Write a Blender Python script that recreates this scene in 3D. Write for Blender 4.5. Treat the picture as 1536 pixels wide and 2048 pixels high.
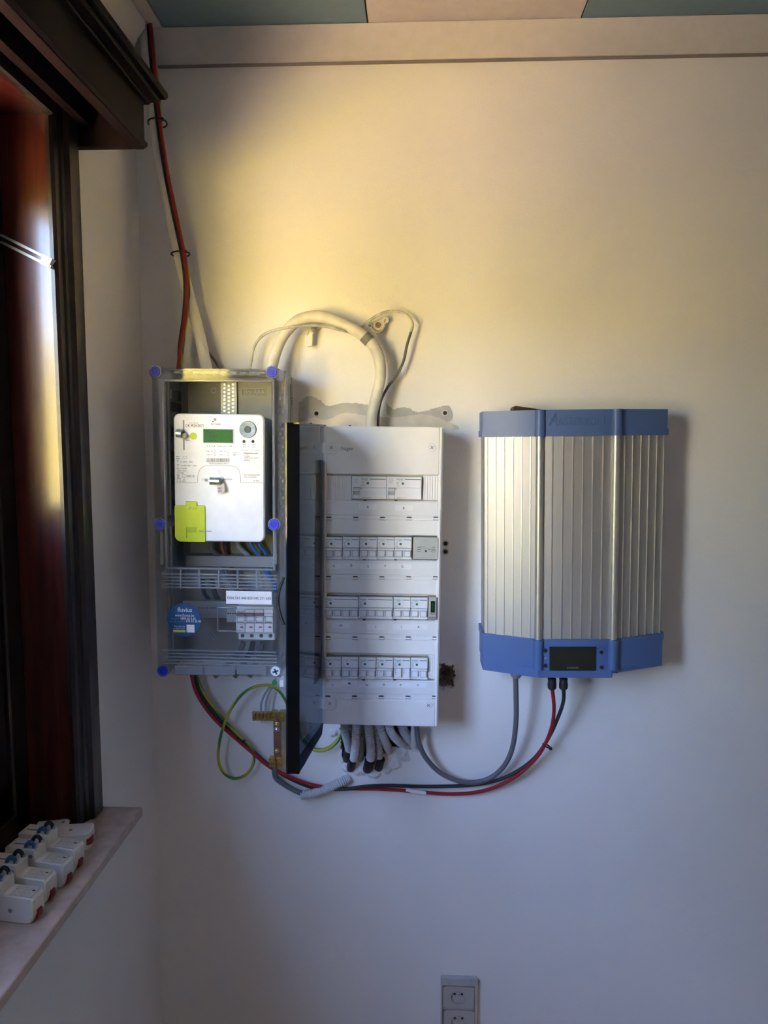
import bpy, math, random
from mathutils import Vector, Matrix
random.seed(7)
S = bpy.context.scene
COL = S.collection
for o in list(bpy.data.objects): bpy.data.objects.remove(o, do_unlink=True)

# ------------------------------------------------------------------ camera
FPX, IW, IH = 1530.0, 1536, 2048
CAM = Vector((0, -1.65, 1.60))
YAW = math.atan(64 / FPX)
PITCH = -math.atan(149 / math.hypot(FPX, 64))
FW = Vector((-math.sin(YAW) * math.cos(PITCH), math.cos(YAW) * math.cos(PITCH), math.sin(PITCH)))
RT = Vector((math.cos(YAW), math.sin(YAW), 0))
UP = RT.cross(FW)
cd = bpy.data.cameras.new('camera')
cd.sensor_fit = 'VERTICAL'; cd.sensor_height = 32.0; cd.lens = 32.0 * FPX / IH
cd.clip_start = 0.02
cam = bpy.data.objects.new('camera', cd); COL.objects.link(cam)
m3 = Matrix((RT, UP, -FW)).transposed()
cam.matrix_world = Matrix.Translation(CAM) @ m3.to_4x4()
S.camera = cam

# ------------------------------------------------------------------ room measures
XL, XR, YB, ZC = -0.59, 2.2, -3.7, 2.429       # left wall, right wall, wall behind the camera, ceiling
WY0, WY1, WZ0, WZ1 = -1.75, -0.405, 0.925, 2.11 # window opening in the left wall

# ------------------------------------------------------------------ sky, sun, window daylight
w = bpy.data.worlds.new('sky'); S.world = w; w.use_nodes = True
nt = w.node_tree; nt.nodes.clear()
wo = nt.nodes.new('ShaderNodeOutputWorld'); bg = nt.nodes.new('ShaderNodeBackground')
sk = nt.nodes.new('ShaderNodeTexSky'); sk.sky_type = 'NISHITA'; sk.sun_disc = False
sk.sun_elevation = math.radians(48); sk.sun_rotation = math.radians(0); sk.air_density = 1.0; sk.dust_density = 1.0
tn = nt.nodes.new('ShaderNodeVectorMath'); tn.operation = 'MULTIPLY'; tn.inputs[1].default_value = (1.06, 0.955, 1.06)
nt.links.new(sk.outputs[0], tn.inputs[0]); nt.links.new(tn.outputs[0], bg.inputs[0]); bg.inputs[1].default_value = 0.42
nt.links.new(bg.outputs[0], wo.inputs[0])
sl = bpy.data.lights.new('sun', 'SUN'); sl.energy = 14.0; sl.angle = 0.01; sl.color = (1.0, 0.93, 0.78)
sun = bpy.data.objects.new('sun', sl); COL.objects.link(sun)
sun.rotation_euler = Vector((-0.02, -0.9, -1.15)).to_track_quat('-Z', 'Y').to_euler()
pl = bpy.data.lights.new('window_daylight_portal', 'AREA'); pl.shape = 'RECTANGLE'
pl.size = WY1 - WY0; pl.size_y = WZ1 - 1.20; pl.cycles.is_portal = True
po = bpy.data.objects.new('window_daylight_portal', pl); COL.objects.link(po)
po.matrix_world = Matrix.Translation((XL - 0.14, (WY0 + WY1) / 2, (1.20 + WZ1) / 2)) @ Matrix(((0, 0, -1), (1, 0, 0), (0, 1, 0))).to_4x4()
vs = S.view_settings
vs.view_transform = 'Standard'; vs.look = 'None'; vs.gamma = 1.0; vs.use_curve_mapping = False
vs.exposure = 4.32
S.cycles.transparent_max_bounces = 32
S.cycles.max_bounces = 10; S.cycles.diffuse_bounces = 6

# ------------------------------------------------------------------ pixel -> place helpers (photo frame 1536x2048)
def ray(px, py): return FW + RT * ((px - IW / 2) / FPX) - UP * ((py - IH / 2) / FPX)
def P(px, py, d=0.0):                      # the point d metres in front of the back wall
    v = ray(px, py); t = (-d - CAM.y) / v.y
    return CAM + v * t
def PXP(px, py, x):
    v = ray(px, py); t = (x - CAM.x) / v.x
    return CAM + v * t

# ------------------------------------------------------------------ materials
MATS = {}
def mat(name, col, rough=0.5, metal=0.0, var=0.04, nscale=40.0, bump=0.0, bscale=300.0, spec=0.5, coat=0.0, emit=None, estr=0.0):
    if name in MATS: return MATS[name]
    m = bpy.data.materials.new(name); m.use_nodes = True; t = m.node_tree; n = t.nodes; l = t.links
    b = n['Principled BSDF']
    tc = n.new('ShaderNodeTexCoord'); no = n.new('ShaderNodeTexNoise'); no.inputs['Scale'].default_value = nscale
    no.inputs['Detail'].default_value = 4
    l.new(tc.outputs['Object'], no.inputs['Vector'])
    mp = n.new('ShaderNodeMapRange'); mp.inputs[1].default_value = 0.3; mp.inputs[2].default_value = 0.7
    mp.inputs[3].default_value = 1 - var; mp.inputs[4].default_value = 1 + var
    l.new(no.outputs['Fac'], mp.inputs[0])
    mx = n.new('ShaderNodeVectorMath'); mx.operation = 'SCALE'
    mx.inputs[0].default_value = col[:3]; l.new(mp.outputs[0], mx.inputs['Scale'])
    l.new(mx.outputs[0], b.inputs['Base Color'])
    b.inputs['Roughness'].default_value = rough; b.inputs['Metallic'].default_value = metal
    b.inputs['Specular IOR Level'].default_value = spec; b.inputs['Coat Weight'].default_value = coat
    if emit:
        b.inputs['Emission Color'].default_value = (*emit, 1); b.inputs['Emission Strength'].default_value = estr
    if bump:
        n2 = n.new('ShaderNodeTexNoise'); n2.inputs['Scale'].default_value = bscale; n2.inputs['Detail'].default_value = 3
        l.new(tc.outputs['Object'], n2.inputs['Vector'])
        bp = n.new('ShaderNodeBump'); bp.inputs['Strength'].default_value = bump; bp.inputs['Distance'].default_value = 0.002
        l.new(n2.outputs['Fac'], bp.inputs['Height']); l.new(bp.outputs[0], b.inputs['Normal'])
    MATS[name] = m; return m
def clear_mat(name, tint, rough=0.06, ior=1.45, haze=0.0, hazecol=(0.8, 0.8, 0.82)):
    if name in MATS: return MATS[name]
    m = bpy.data.materials.new(name); m.use_nodes = True; t = m.node_tree; n = t.nodes; l = t.links
    n.clear(); out = n.new('ShaderNodeOutputMaterial')
    tr = n.new('ShaderNodeBsdfTransparent'); gl = n.new('ShaderNodeBsdfGlossy'); gl.inputs['Roughness'].default_value = rough
    tc = n.new('ShaderNodeTexCoord'); no = n.new('ShaderNodeTexNoise'); no.inputs['Scale'].default_value = 12
    l.new(tc.outputs['Object'], no.inputs['Vector'])
    mp = n.new('ShaderNodeMapRange'); mp.inputs[3].default_value = 0.96; mp.inputs[4].default_value = 1.02
    l.new(no.outputs['Fac'], mp.inputs[0])
    vm = n.new('ShaderNodeVectorMath'); vm.operation = 'SCALE'; vm.inputs[0].default_value = tint
    l.new(mp.outputs[0], vm.inputs['Scale']); l.new(vm.outputs[0], tr.inputs['Color'])
    lw = n.new('ShaderNodeLayerWeight'); lw.inputs['Blend'].default_value = 0.5
    pw = n.new('ShaderNodeMath'); pw.operation = 'POWER'; pw.inputs[1].default_value = 5.0; l.new(lw.outputs['Facing'], pw.inputs[0])
    f0 = ((ior - 1) / (ior + 1)) ** 2
    fr = n.new('ShaderNodeMath'); fr.operation = 'MULTIPLY_ADD'; fr.inputs[1].default_value = 1 - f0; fr.inputs[2].default_value = f0; l.new(pw.outputs[0], fr.inputs[0])
    mx = n.new('ShaderNodeMixShader'); l.new(fr.outputs[0], mx.inputs[0]); l.new(tr.outputs[0], mx.inputs[1]); l.new(gl.outputs[0], mx.inputs[2])
    if haze:
        df = n.new('ShaderNodeBsdfDiffuse'); df.inputs['Color'].default_value = (*hazecol, 1)
        tl = n.new('ShaderNodeBsdfTranslucent'); tl.inputs['Color'].default_value = (*hazecol, 1)
        ad = n.new('ShaderNodeMixShader'); ad.inputs[0].default_value = 0.5
        l.new(df.outputs[0], ad.inputs[1]); l.new(tl.outputs[0], ad.inputs[2])
        m2 = n.new('ShaderNodeMixShader'); m2.inputs[0].default_value = haze
        l.new(mx.outputs[0], m2.inputs[1]); l.new(ad.outputs[0], m2.inputs[2]); l.new(m2.outputs[0], out.inputs[0])
    else: l.new(mx.outputs[0], out.inputs[0])
    MATS[name] = m; return m
def wood_mat(name, c1, c2, rough=0.2, scale=(60, 60, 3), coat=0.5):
    m = bpy.data.materials.new(name); m.use_nodes = True; t = m.node_tree; n = t.nodes; l = t.links
    b = n['Principled BSDF']; tc = n.new('ShaderNodeTexCoord'); mp = n.new('ShaderNodeMapping'); mp.inputs['Scale'].default_value = scale
    no = n.new('ShaderNodeTexNoise'); no.inputs['Scale'].default_value = 1.5; no.inputs['Detail'].default_value = 6; no.inputs['Distortion'].default_value = 0.6
    rp = n.new('ShaderNodeValToRGB'); rp.color_ramp.elements[0].position = 0.35; rp.color_ramp.elements[1].position = 0.7
    rp.color_ramp.elements[0].color = (*c1, 1); rp.color_ramp.elements[1].color = (*c2, 1)
    l.new(tc.outputs['Object'], mp.inputs[0]); l.new(mp.outputs[0], no.inputs['Vector']); l.new(no.outputs['Fac'], rp.inputs[0])
    l.new(rp.outputs[0], b.inputs['Base Color']); b.inputs['Roughness'].default_value = rough; b.inputs['Coat Weight'].default_value = coat
    b.inputs['Coat Roughness'].default_value = 0.12
    bp = n.new('ShaderNodeBump'); bp.inputs['Strength'].default_value = 0.12; bp.inputs['Distance'].default_value = 0.001
    l.new(no.outputs['Fac'], bp.inputs['Height']); l.new(bp.outputs[0], b.inputs['Normal'])
    MATS[name] = m; return m
def stripe_mat(name, c1, c2, width, gap=0.5):          # yellow-green earth wire: spiral stripes along the wire
    m = bpy.data.materials.new(name); m.use_nodes = True; t = m.node_tree; n = t.nodes; l = t.links
    b = n['Principled BSDF']; at = n.new('ShaderNodeAttribute'); at.attribute_name = 'ang'
    gt = n.new('ShaderNodeMath'); gt.operation = 'GREATER_THAN'; gt.inputs[1].default_value = gap
    mx = n.new('ShaderNodeMix'); mx.data_type = 'RGBA'; mx.inputs['A'].default_value = (*c1, 1); mx.inputs['B'].default_value = (*c2, 1)
    l.new(at.outputs['Fac'], gt.inputs[0]); l.new(gt.outputs[0], mx.inputs['Factor']); l.new(mx.outputs['Result'], b.inputs['Base Color'])
    b.inputs['Roughness'].default_value = 0.4
    MATS[name] = m; return m

def wall_paint(name, col):
    m = bpy.data.materials.new(name); m.use_nodes = True; t = m.node_tree; n = t.nodes; l = t.links
    b = n['Principled BSDF']; tc = n.new('ShaderNodeTexCoord')
    n1 = n.new('ShaderNodeTexNoise'); n1.inputs['Scale'].default_value = 2.5; n1.inputs['Detail'].default_value = 5
    l.new(tc.outputs['Object'], n1.inputs['Vector'])
    rp = n.new('ShaderNodeValToRGB'); rp.color_ramp.elements[0].position = 0.3; rp.color_ramp.elements[1].position = 0.7
    rp.color_ramp.elements[0].color = (*[c * 0.94 for c in col], 1); rp.color_ramp.elements[1].color = (*col, 1)
    l.new(n1.outputs['Fac'], rp.inputs[0]); l.new(rp.outputs[0], b.inputs['Base Color'])
    b.inputs['Roughness'].default_value = 0.55; b.inputs['Specular IOR Level'].default_value = 0.3
    n2 = n.new('ShaderNodeTexNoise'); n2.inputs['Scale'].default_value = 260; n2.inputs['Detail'].default_value = 2
    n3 = n.new('ShaderNodeTexNoise'); n3.inputs['Scale'].default_value = 22; n3.inputs['Detail'].default_value = 4
    l.new(tc.outputs['Object'], n2.inputs['Vector']); l.new(tc.outputs['Object'], n3.inputs['Vector'])
    ad = n.new('ShaderNodeMath'); ad.operation = 'MULTIPLY_ADD'; ad.inputs[1].default_value = 1.6
    l.new(n3.outputs['Fac'], ad.inputs[0]); l.new(n2.outputs['Fac'], ad.inputs[2])
    bp = n.new('ShaderNodeBump'); bp.inputs['Strength'].default_value = 0.22; bp.inputs['Distance'].default_value = 0.0016
    l.new(ad.outputs[0], bp.inputs['Height']); l.new(bp.outputs[0], b.inputs['Normal'])
    MATS[name] = m; return m

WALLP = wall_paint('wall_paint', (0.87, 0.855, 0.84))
CEILW = mat('ceiling_cream_panel', (0.58, 0.52, 0.48), 0.45)
CEILB = mat('ceiling_teal_panel', (0.16, 0.255, 0.29), 0.45)
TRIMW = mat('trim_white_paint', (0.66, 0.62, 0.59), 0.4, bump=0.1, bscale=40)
FLOORM = mat('floor_tile', (0.68, 0.56, 0.46), 0.4)
LAWN_BOUNCE = mat('added_lawn_yellow', (0.66, 0.48, 0.07), 0.9, var=0.25, nscale=3)  # yellow chosen for its bounce onto the wall
MAHO = wood_mat('mahogany_varnish', (0.048, 0.010, 0.008), (0.10, 0.021, 0.015), 0.26, (40, 40, 3), 0.35)
DARKW = wood_mat('dark_varnished_wood', (0.012, 0.006, 0.006), (0.022, 0.010, 0.009), 0.35, (60, 4, 60), 0.12)
PELM = mat('pelmet_dark_wood', (0.011, 0.0062, 0.0072), 0.55, var=0.3, nscale=18, spec=0.08)
STONE = mat('sill_stone', (0.47, 0.385, 0.32), 0.45, var=0.16, nscale=45, bump=0.15, bscale=120)
GLASS = clear_mat('window_glass', (0.97, 0.98, 0.97), 0.0, 1.45)
CLEAR = clear_mat('clear_plastic', (0.95, 0.955, 0.955), 0.05, 1.40, 0.03, (0.8, 0.82, 0.88))
CLEARR = clear_mat('clear_plastic_rib', (0.90, 0.91, 0.92), 0.12, 1.5, 0.26, (0.85, 0.87, 0.92))
SMOKE = clear_mat('smoked_plastic', (0.42, 0.47, 0.53), 0.04, 1.42, 0.02, (0.05, 0.055, 0.06))
SMOKED = clear_mat('smoked_plastic_edge', (0.16, 0.18, 0.22), 0.05, 1.42, 0.05, (0.03, 0.035, 0.04))
WHITEP = mat('white_plastic', (0.86, 0.86, 0.87), 0.35)
BOARDW = mat('board_white_plastic', (0.83, 0.82, 0.80), 0.38, var=0.02)
BOARDL = mat('label_holder_plastic', (0.80, 0.80, 0.80), 0.3, var=0.02)
STICK = mat('sticker_white', (0.87, 0.87, 0.89), 0.5)
BREAK = mat('breaker_white', (0.84, 0.84, 0.855), 0.35, var=0.02)
BREAKG = mat('breaker_grey', (0.50, 0.51, 0.53), 0.4, var=0.02)
TOGG = mat('toggle_pale_grey', (0.74, 0.75, 0.77), 0.35, var=0.02)
SIDEB = mat('breaker_side_beige', (0.42, 0.36, 0.26), 0.5)
GREEN = mat('brand_green', (0.01, 0.16, 0.07), 0.5)
INK = mat('black_ink', (0.02, 0.02, 0.022), 0.6)
GINK = mat('grey_ink', (0.16, 0.16, 0.17), 0.6)
DARK = mat('dark_gap', (0.02, 0.02, 0.02), 0.7)
GREYB = mat('enclosure_grey', (0.36, 0.36, 0.345), 0.5, var=0.03)
GREYD = mat('enclosure_grey_dark', (0.10, 0.10, 0.10), 0.55)
GREYM = mat('meter_grey_body', (0.24, 0.245, 0.26), 0.45)
MODG = mat('module_grey', (0.46, 0.48, 0.46), 0.45)
BLUEC = mat('blue_screw_cap', (0.008, 0.03, 0.80), 0.4)
LIME = mat('lime_plastic', (0.60, 0.72, 0.005), 0.4)
LCDG = mat('lcd_green', (0.012, 0.085, 0.015), 0.5, spec=0.2, emit=(0.05, 0.30, 0.04), estr=0.012)
STEEL = mat('brushed_steel', (0.55, 0.57, 0.58), 0.3, 1.0, var=0.1, nscale=200)
ZINC = mat('zinc_disc', (0.20, 0.25, 0.29), 0.5, 0.7, var=0.2, nscale=250)
BRASS = mat('brass', (0.55, 0.40, 0.14), 0.33, 1.0, var=0.2, nscale=120)
COPPER = mat('copper_brown', (0.30, 0.14, 0.09), 0.4, 0.5, var=0.15)
ALU = mat('anodised_aluminium', (0.50, 0.49, 0.47), 0.5, 0.75, var=0.02, nscale=6)
ALUF = mat('aluminium_fin', (0.62, 0.60, 0.56), 0.42, 0.8, var=0.01)
INVB = mat('inverter_blue', (0.085, 0.155, 0.36), 0.42, var=0.02)
INVBD = mat('inverter_blue_emboss', (0.07, 0.13, 0.31), 0.5, var=0.02)
LCDD = mat('dark_lcd', (0.018, 0.02, 0.012), 0.12)
BLACKR = mat('black_rubber', (0.016, 0.016, 0.017), 0.5)
BLACKC = mat('black_cable', (0.022, 0.026, 0.026), 0.45)
REDC = mat('red_cable', (0.33, 0.012, 0.02), 0.4)
GREYC = mat('grey_cable', (0.13, 0.135, 0.14), 0.45)
GREYL = mat('light_grey_wire', (0.30, 0.33, 0.33), 0.5)
LEAD = mat('lead_sheath', (0.16, 0.17, 0.18), 0.5, 0.2, bump=0.3, bscale=80)
BLUEW = mat('blue_wire', (0.03, 0.16, 0.42), 0.45)
BROWNW = mat('brown_wire', (0.16, 0.06, 0.04), 0.5)
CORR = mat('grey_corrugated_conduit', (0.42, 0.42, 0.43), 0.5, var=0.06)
CORRL = mat('pale_corrugated_conduit', (0.58, 0.58, 0.60), 0.5, var=0.06)
PAINTP = mat('painted_conduit', (0.84, 0.82, 0.78), 0.3, var=0.1, nscale=14, bump=0.3, bscale=35)
PAINTC = mat('painted_cable', (0.74, 0.70, 0.61), 0.5, var=0.16, nscale=25, bump=0.35, bscale=45)
PAINTT = mat('thin_painted_cable', (0.55, 0.53, 0.46), 0.5, var=0.35, nscale=60)
FILLG = mat('grey_filler', (0.47, 0.47, 0.46), 0.8, var=0.12, nscale=30, bump=0.2, bscale=60)
FILLC = mat('cream_filler', (0.64, 0.60, 0.54), 0.8, var=0.12, nscale=30, bump=0.2, bscale=60)
PLAST = mat('white_plaster_lumps', (0.76, 0.75, 0.74), 0.85, var=0.08, bump=0.5, bscale=60)
RAW = mat('raw_brown_plaster', (0.24, 0.18, 0.13), 0.9, var=0.4, nscale=70, bump=0.6, bscale=120)
OLDP = mat('old_white_bakelite', (0.74, 0.73, 0.69), 0.4, var=0.03)
OLDLAB = mat('aged_label', (0.58, 0.55, 0.47), 0.6, var=0.15, nscale=60)
REDP = mat('dark_red_plastic', (0.25, 0.03, 0.03), 0.45)
BLUEL = mat('blue_lever', (0.02, 0.10, 0.24), 0.4)
SOCK = mat('socket_plastic', (0.50, 0.46, 0.42), 0.4, var=0.03)
STBLUE = mat('sticker_blue', (0.008, 0.09, 0.26), 0.4, var=0.25, nscale=30)
YELL = mat('sticker_yellow', (0.75, 0.60, 0.08), 0.5)
REDM = mat('red_marker', (0.55, 0.02, 0.03), 0.4)
MAUVE = mat('mauve_toggle', (0.30, 0.17, 0.17), 0.45)
SEALG = clear_mat('clear_green_seal', (0.25, 0.9, 0.4), 0.1, 1.45, 0.2, (0.1, 0.7, 0.25))
EARTHW = stripe_mat('yellow_green_wire', (0.42, 0.40, 0.04), (0.05, 0.22, 0.03), 0.01, 0.62)
EARTHG = stripe_mat('green_yellow_wire', (0.40, 0.42, 0.05), (0.02, 0.20, 0.06), 0.01, 0.35)
WEDGE = wood_mat('wedge_wood', (0.03, 0.018, 0.012), (0.09, 0.05, 0.035), 0.6, (8, 60, 60), 0.0)
BEAN = mat('module_beige', (0.50, 0.46, 0.34), 0.45)

# ------------------------------------------------------------------ mesh builder
def rrect(x0, x1, z0, z1, r, n=5):
    pts = []
    for cx, cz, a0 in ((x1 - r, z1 - r, 0), (x0 + r, z1 - r, 90), (x0 + r, z0 + r, 180), (x1 - r, z0 + r, 270)):
        for k in range(n + 1):
            a = math.radians(a0 + 90 * k / n); pts.append((cx + r * math.cos(a), cz + r * math.sin(a)))
    return pts
def circle(cx, cz, r, n=20): return [(cx + r * math.cos(2 * math.pi * k / n), cz + r * math.sin(2 * math.pi * k / n)) for k in range(n)]
def smooth(pts, sub=6):
    pts = [Vector(p) for p in pts]; out = []
    q = [pts[0] * 2 - pts[1]] + pts + [pts[-1] * 2 - pts[-2]]
    for i in range(1, len(q) - 2):
        a, b, c, d = q[i - 1:i + 3]
        for k in range(sub):
            t = k / sub
            out.append(0.5 * ((2 * b) + (c - a) * t + (2 * a - 5 * b + 4 * c - d) * t * t + (3 * b - a - 3 * c + d) * t ** 3))
    out.append(pts[-1]); return out
class MB:
    def __init__(s): s.v = []; s.f = []; s.ang = {}
    def quad_ring(s, a, b, n, close=True):
        for k in range(n if close else n - 1):
            j = (k + 1) % n; s.f.append((a + k, a + j, b + j, b + k))
    def box(s, x0, x1, y0, y1, z0, z1, bev=0.0):
        x0, x1 = min(x0, x1), max(x0, x1); y0, y1 = min(y0, y1), max(y0, y1); z0, z1 = min(z0, z1), max(z0, z1)
        bev = min(bev, 0.45 * min(x1 - x0, y1 - y0, z1 - z0))
        if bev <= 0:
            b = len(s.v)
            s.v += [(x, y, z) for z in (z0, z1) for y in (y0, y1) for x in (x0, x1)]
            for f in ((0, 2, 3, 1), (4, 5, 7, 6), (0, 1, 5, 4), (2, 6, 7, 3), (0, 4, 6, 2), (1, 3, 7, 5)): s.f.append(tuple(b + i for i in f))
            return s
        # chamfered box: rings along z
        def ring(e, z):
            b = len(s.v); c = bev
            s.v += [(x0 + e + c, y0 + e, z), (x1 - e - c, y0 + e, z), (x1 - e, y0 + e + c, z), (x1 - e, y1 - e - c, z),
                    (x1 - e - c, y1 - e, z), (x0 + e + c, y1 - e, z), (x0 + e, y1 - e - c, z), (x0 + e, y0 + e + c, z)]
            return b
        def ring2(z):
            b = len(s.v); c = bev
            s.v += [(x0 + c, y0 + c, z), (x1 - c, y0 + c, z), (x1 - c, y0 + c, z), (x1 - c, y1 - c, z),
                    (x1 - c, y1 - c, z), (x0 + c, y1 - c, z), (x0 + c, y1 - c, z), (x0 + c, y0 + c, z)]
            return b
        c = bev; b = len(s.v)
        s.v += [(x0 + c, y0 + c, z0), (x1 - c, y0 + c, z0), (x1 - c, y1 - c, z0), (x0 + c, y1 - c, z0)]
        r1 = ring(0, z0 + c); r2 = ring(0, z1 - c); t = len(s.v)
        s.v += [(x0 + c, y0 + c, z1), (x1 - c, y0 + c, z1), (x1 - c, y1 - c, z1), (x0 + c, y1 - c, z1)]
        s.f.append((b + 3, b + 2, b + 1, b)); s.f.append((t, t + 1, t + 2, t + 3)); s.quad_ring(r1, r2, 8)
        for k in range(4):
            a0 = r1 + 2 * k; a1 = a0 + 1; n0 = k; n1 = (k + 1) % 4
            s.f.append((b + n0, b + n1, a1, a0)); s.f.append((b + n1, r1 + (2 * k + 2) % 8, a1))
            a0 = r2 + 2 * k; a1 = a0 + 1
            s.f.append((t + n1, t + n0, a0, a1)); s.f.append((t + n1, a1, r2 + (2 * k + 2) % 8))
        return s
    def prism(s, pts, y0, y1, bev=0.0):          # outline in x,z pushed along y; y0 is the front (smaller y)
        n = len(pts)
        area = sum(pts[i][0] * pts[(i + 1) % n][1] - pts[(i + 1) % n][0] * pts[i][1] for i in range(n))
        if area < 0: pts = pts[::-1]
        rings = []
        if bev:
            ins = []
            for i in range(n):
                a, p, c = Vector(pts[i - 1]), Vector(pts[i]), Vector(pts[(i + 1) % n])
                d1 = (p - a); d2 = (c - p)
                d1 = d1.normalized() if d1.length > 1e-9 else Vector((1, 0)); d2 = d2.normalized() if d2.length > 1e-9 else d1
                nn = Vector((-d1.y - d2.y, d1.x + d2.x)); nn = nn.normalized() if nn.length > 1e-6 else Vector((0, 0))
                k = max(0.5, nn.dot(Vector((-d1.y, d1.x)))); ins.append(p + nn * bev / k)
            rings = [(ins, y0), (pts, y0 + bev), (pts, y1)]
        else: rings = [(pts, y0), (pts, y1)]
        idx = []
        for q, y in rings:
            idx.append(len(s.v)); s.v += [(p[0], y, p[1]) for p in q]
        for a, b in zip(idx, idx[1:]): s.quad_ring(b, a, n)
        s.f.append(tuple(idx[0] + k for k in range(n))); s.f.append(tuple(idx[-1] + k for k in reversed(range(n))))
        return s
    def prism_x(s, pts, x0, x1):                 # outline in y,z pushed along x
        n = len(pts); a = len(s.v); s.v += [(x0, p[0], p[1]) for p in pts]; b = len(s.v); s.v += [(x1, p[0], p[1]) for p in pts]
        s.quad_ring(a, b, n); s.f.append(tuple(a + k for k in reversed(range(n)))); s.f.append(tuple(b + k for k in range(n))); return s
    def prism_y(s, pts, y0, y1): return s.prism(pts, y0, y1)
    def prism_z(s, pts, z0, z1):
        n = len(pts); a = len(s.v); s.v += [(p[0], p[1], z0) for p in pts]; b = len(s.v); s.v += [(p[0], p[1], z1) for p in pts]
        s.quad_ring(a, b, n); s.f.append(tuple(a + k for k in reversed(range(n)))); s.f.append(tuple(b + k for k in range(n))); return s
    def tube(s, pts, r, n=10, sub=6, rf=None, cap=True, twist=0.0):
        p = smooth(pts, sub) if sub else [Vector(q) for q in pts]
        prev = None; L = 0; base = []
        for i, c in enumerate(p):
            t = (p[min(i + 1, len(p) - 1)] - p[max(i - 1, 0)]).normalized()
            if prev is None:
                u = t.cross(Vector((0.3, 1, 0.2))).normalized()
            else: u = (prev - t * prev.dot(t)).normalized()
            prev = u; v = t.cross(u)
            if i: L += (c - p[i - 1]).length
            rr = rf(i / (len(p) - 1), L) * r if rf else r
            base.append(len(s.v))
            for k in range(n):
                a = 2 * math.pi * k / n
                s.ang[len(s.v)] = (0.5 + 0.5 * math.sin(a + twist * L))
                s.v.append(tuple(c + (u * math.cos(a) + v * math.sin(a)) * rr))
        for a, b in zip(base, base[1:]): s.quad_ring(a, b, n)
        if cap:
            s.f.append(tuple(base[0] + k for k in reversed(range(n)))); s.f.append(tuple(base[-1] + k for k in range(n)))
        return s
    def lathe(s, c, axis, prof, n=20):           # prof: (distance along axis, radius)
        ax = Vector(axis).normalized(); u = ax.cross(Vector((0.13, 0.2, 1))).normalized(); v = ax.cross(u); c = Vector(c)
        base = []
        for h, r in prof:
            base.append(len(s.v))
            for k in range(n):
                a = 2 * math.pi * k / n; s.v.append(tuple(c + ax * h + (u * math.cos(a) + v * math.sin(a)) * max(r, 1e-5)))
        for a, b in zip(base, base[1:]): s.quad_ring(a, b, n)
        s.f.append(tuple(base[0] + k for k in reversed(range(n)))); s.f.append(tuple(base[-1] + k for k in range(n)))
        return s
    def bar(s, a, b, w, h, upv=(0, -1, 0)):      # square bar between two points
        a = Vector(a); b = Vector(b); t = (b - a).normalized(); u = Vector(upv); u = (u - t * u.dot(t)).normalized(); v = t.cross(u)
        i = len(s.v)
        for c in (a, b):
            for su, sv in ((-1, -1), (1, -1), (1, 1), (-1, 1)): s.v.append(tuple(c + u * su * h / 2 + v * sv * w / 2))
        s.quad_ring(i, i + 4, 4); s.f.append((i + 3, i + 2, i + 1, i)); s.f.append((i + 4, i + 5, i + 6, i + 7)); return s
    def mesh(s, name, mats, fm=None):
        me = bpy.data.meshes.new(name); me.from_pydata(s.v, [], s.f)
        for m in (mats if isinstance(mats, (list, tuple)) else [mats]): me.materials.append(m)
        if fm: me.polygons.foreach_set('material_index', fm)
        me.polygons.foreach_set('use_smooth', [True] * len(me.polygons))
        me.set_sharp_from_angle(angle=math.radians(32))
        if s.ang:
            at = me.attributes.new('ang', 'FLOAT', 'POINT'); at.data.foreach_set('value', [s.ang.get(i, 0.0) for i in range(len(s.v))])
        me.update(); return me
def obj(name, data, parent=None):
    o = bpy.data.objects.new(name, data); COL.objects.link(o)
    if parent: o.parent = parent
    return o
def tag(o, label=None, cat=None, group=None, kind=None):
    if label: o['label'] = label
    if cat: o['category'] = cat
    if group: o['group'] = group
    if kind: o['kind'] = kind
    return o
def rebase(mb, org): mb.v = [(a - org[0], b - org[1], c - org[2]) for a, b, c in mb.v]
def single(name, mb, m, label, cat, group=None, org=None):      # a thing that is one mesh, given in world coordinates
    org = org or mb.v[0]
    rebase(mb, org); o = obj(name, mb.mesh(name, m)); o.location = org; return tag(o, label, cat, group)
def struct(name, mb, m, parent=None, label=None):
    o = obj(name, mb.mesh(name, m), parent)
    if not parent: o['kind'] = 'structure'
    if label: o['label'] = label
    return o

TEXTS = {}
def text_mesh(st, m, bold=False):
    key = (st, m.name)
    if key in TEXTS: return TEXTS[key]
    cu = bpy.data.curves.new('lettering', 'FONT'); cu.body = st; cu.size = 1.0; cu.align_x = 'LEFT'; cu.resolution_u = 2
    cu.extrude = 0.02; cu.offset = 0.012 if bold else 0.0
    o = bpy.data.objects.new('lettering', cu); COL.objects.link(o)
    dg = bpy.context.evaluated_depsgraph_get(); dg.update()
    me = bpy.data.meshes.new_from_object(o.evaluated_get(dg)); bpy.data.objects.remove(o); bpy.data.curves.remove(cu)
    xs = [v.co.x for v in me.vertices]; ys = [v.co.y for v in me.vertices]
    x0, x1, y0, y1 = min(xs), max(xs), min(ys), max(ys)
    me.transform(Matrix.Translation((-(x0 + x1) / 2, -(y0 + y1) / 2, 0)))
    me.transform(Matrix(((1, 0, 0, 0), (0, 0, -1, 0), (0, 1, 0, 0), (0, 0, 0, 1))))
    me.materials.clear(); me.materials.append(m)
    TEXTS[key] = (me, x1 - x0, y1 - y0); return TEXTS[key]
def text(parent, st, x, y, z, w=None, h=None, m=None, name='lettering', bold=False):   # centred on x,z on a face at y looking to -y
    me, tw, th = text_mesh(st, m or INK, bold)
    sx = w / tw if w else h / th; sz = h / th if h else sx
    o = obj(name, me, parent); o.location = (x, y, z); o.scale = (sx, 0.01, sz); return o

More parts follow.
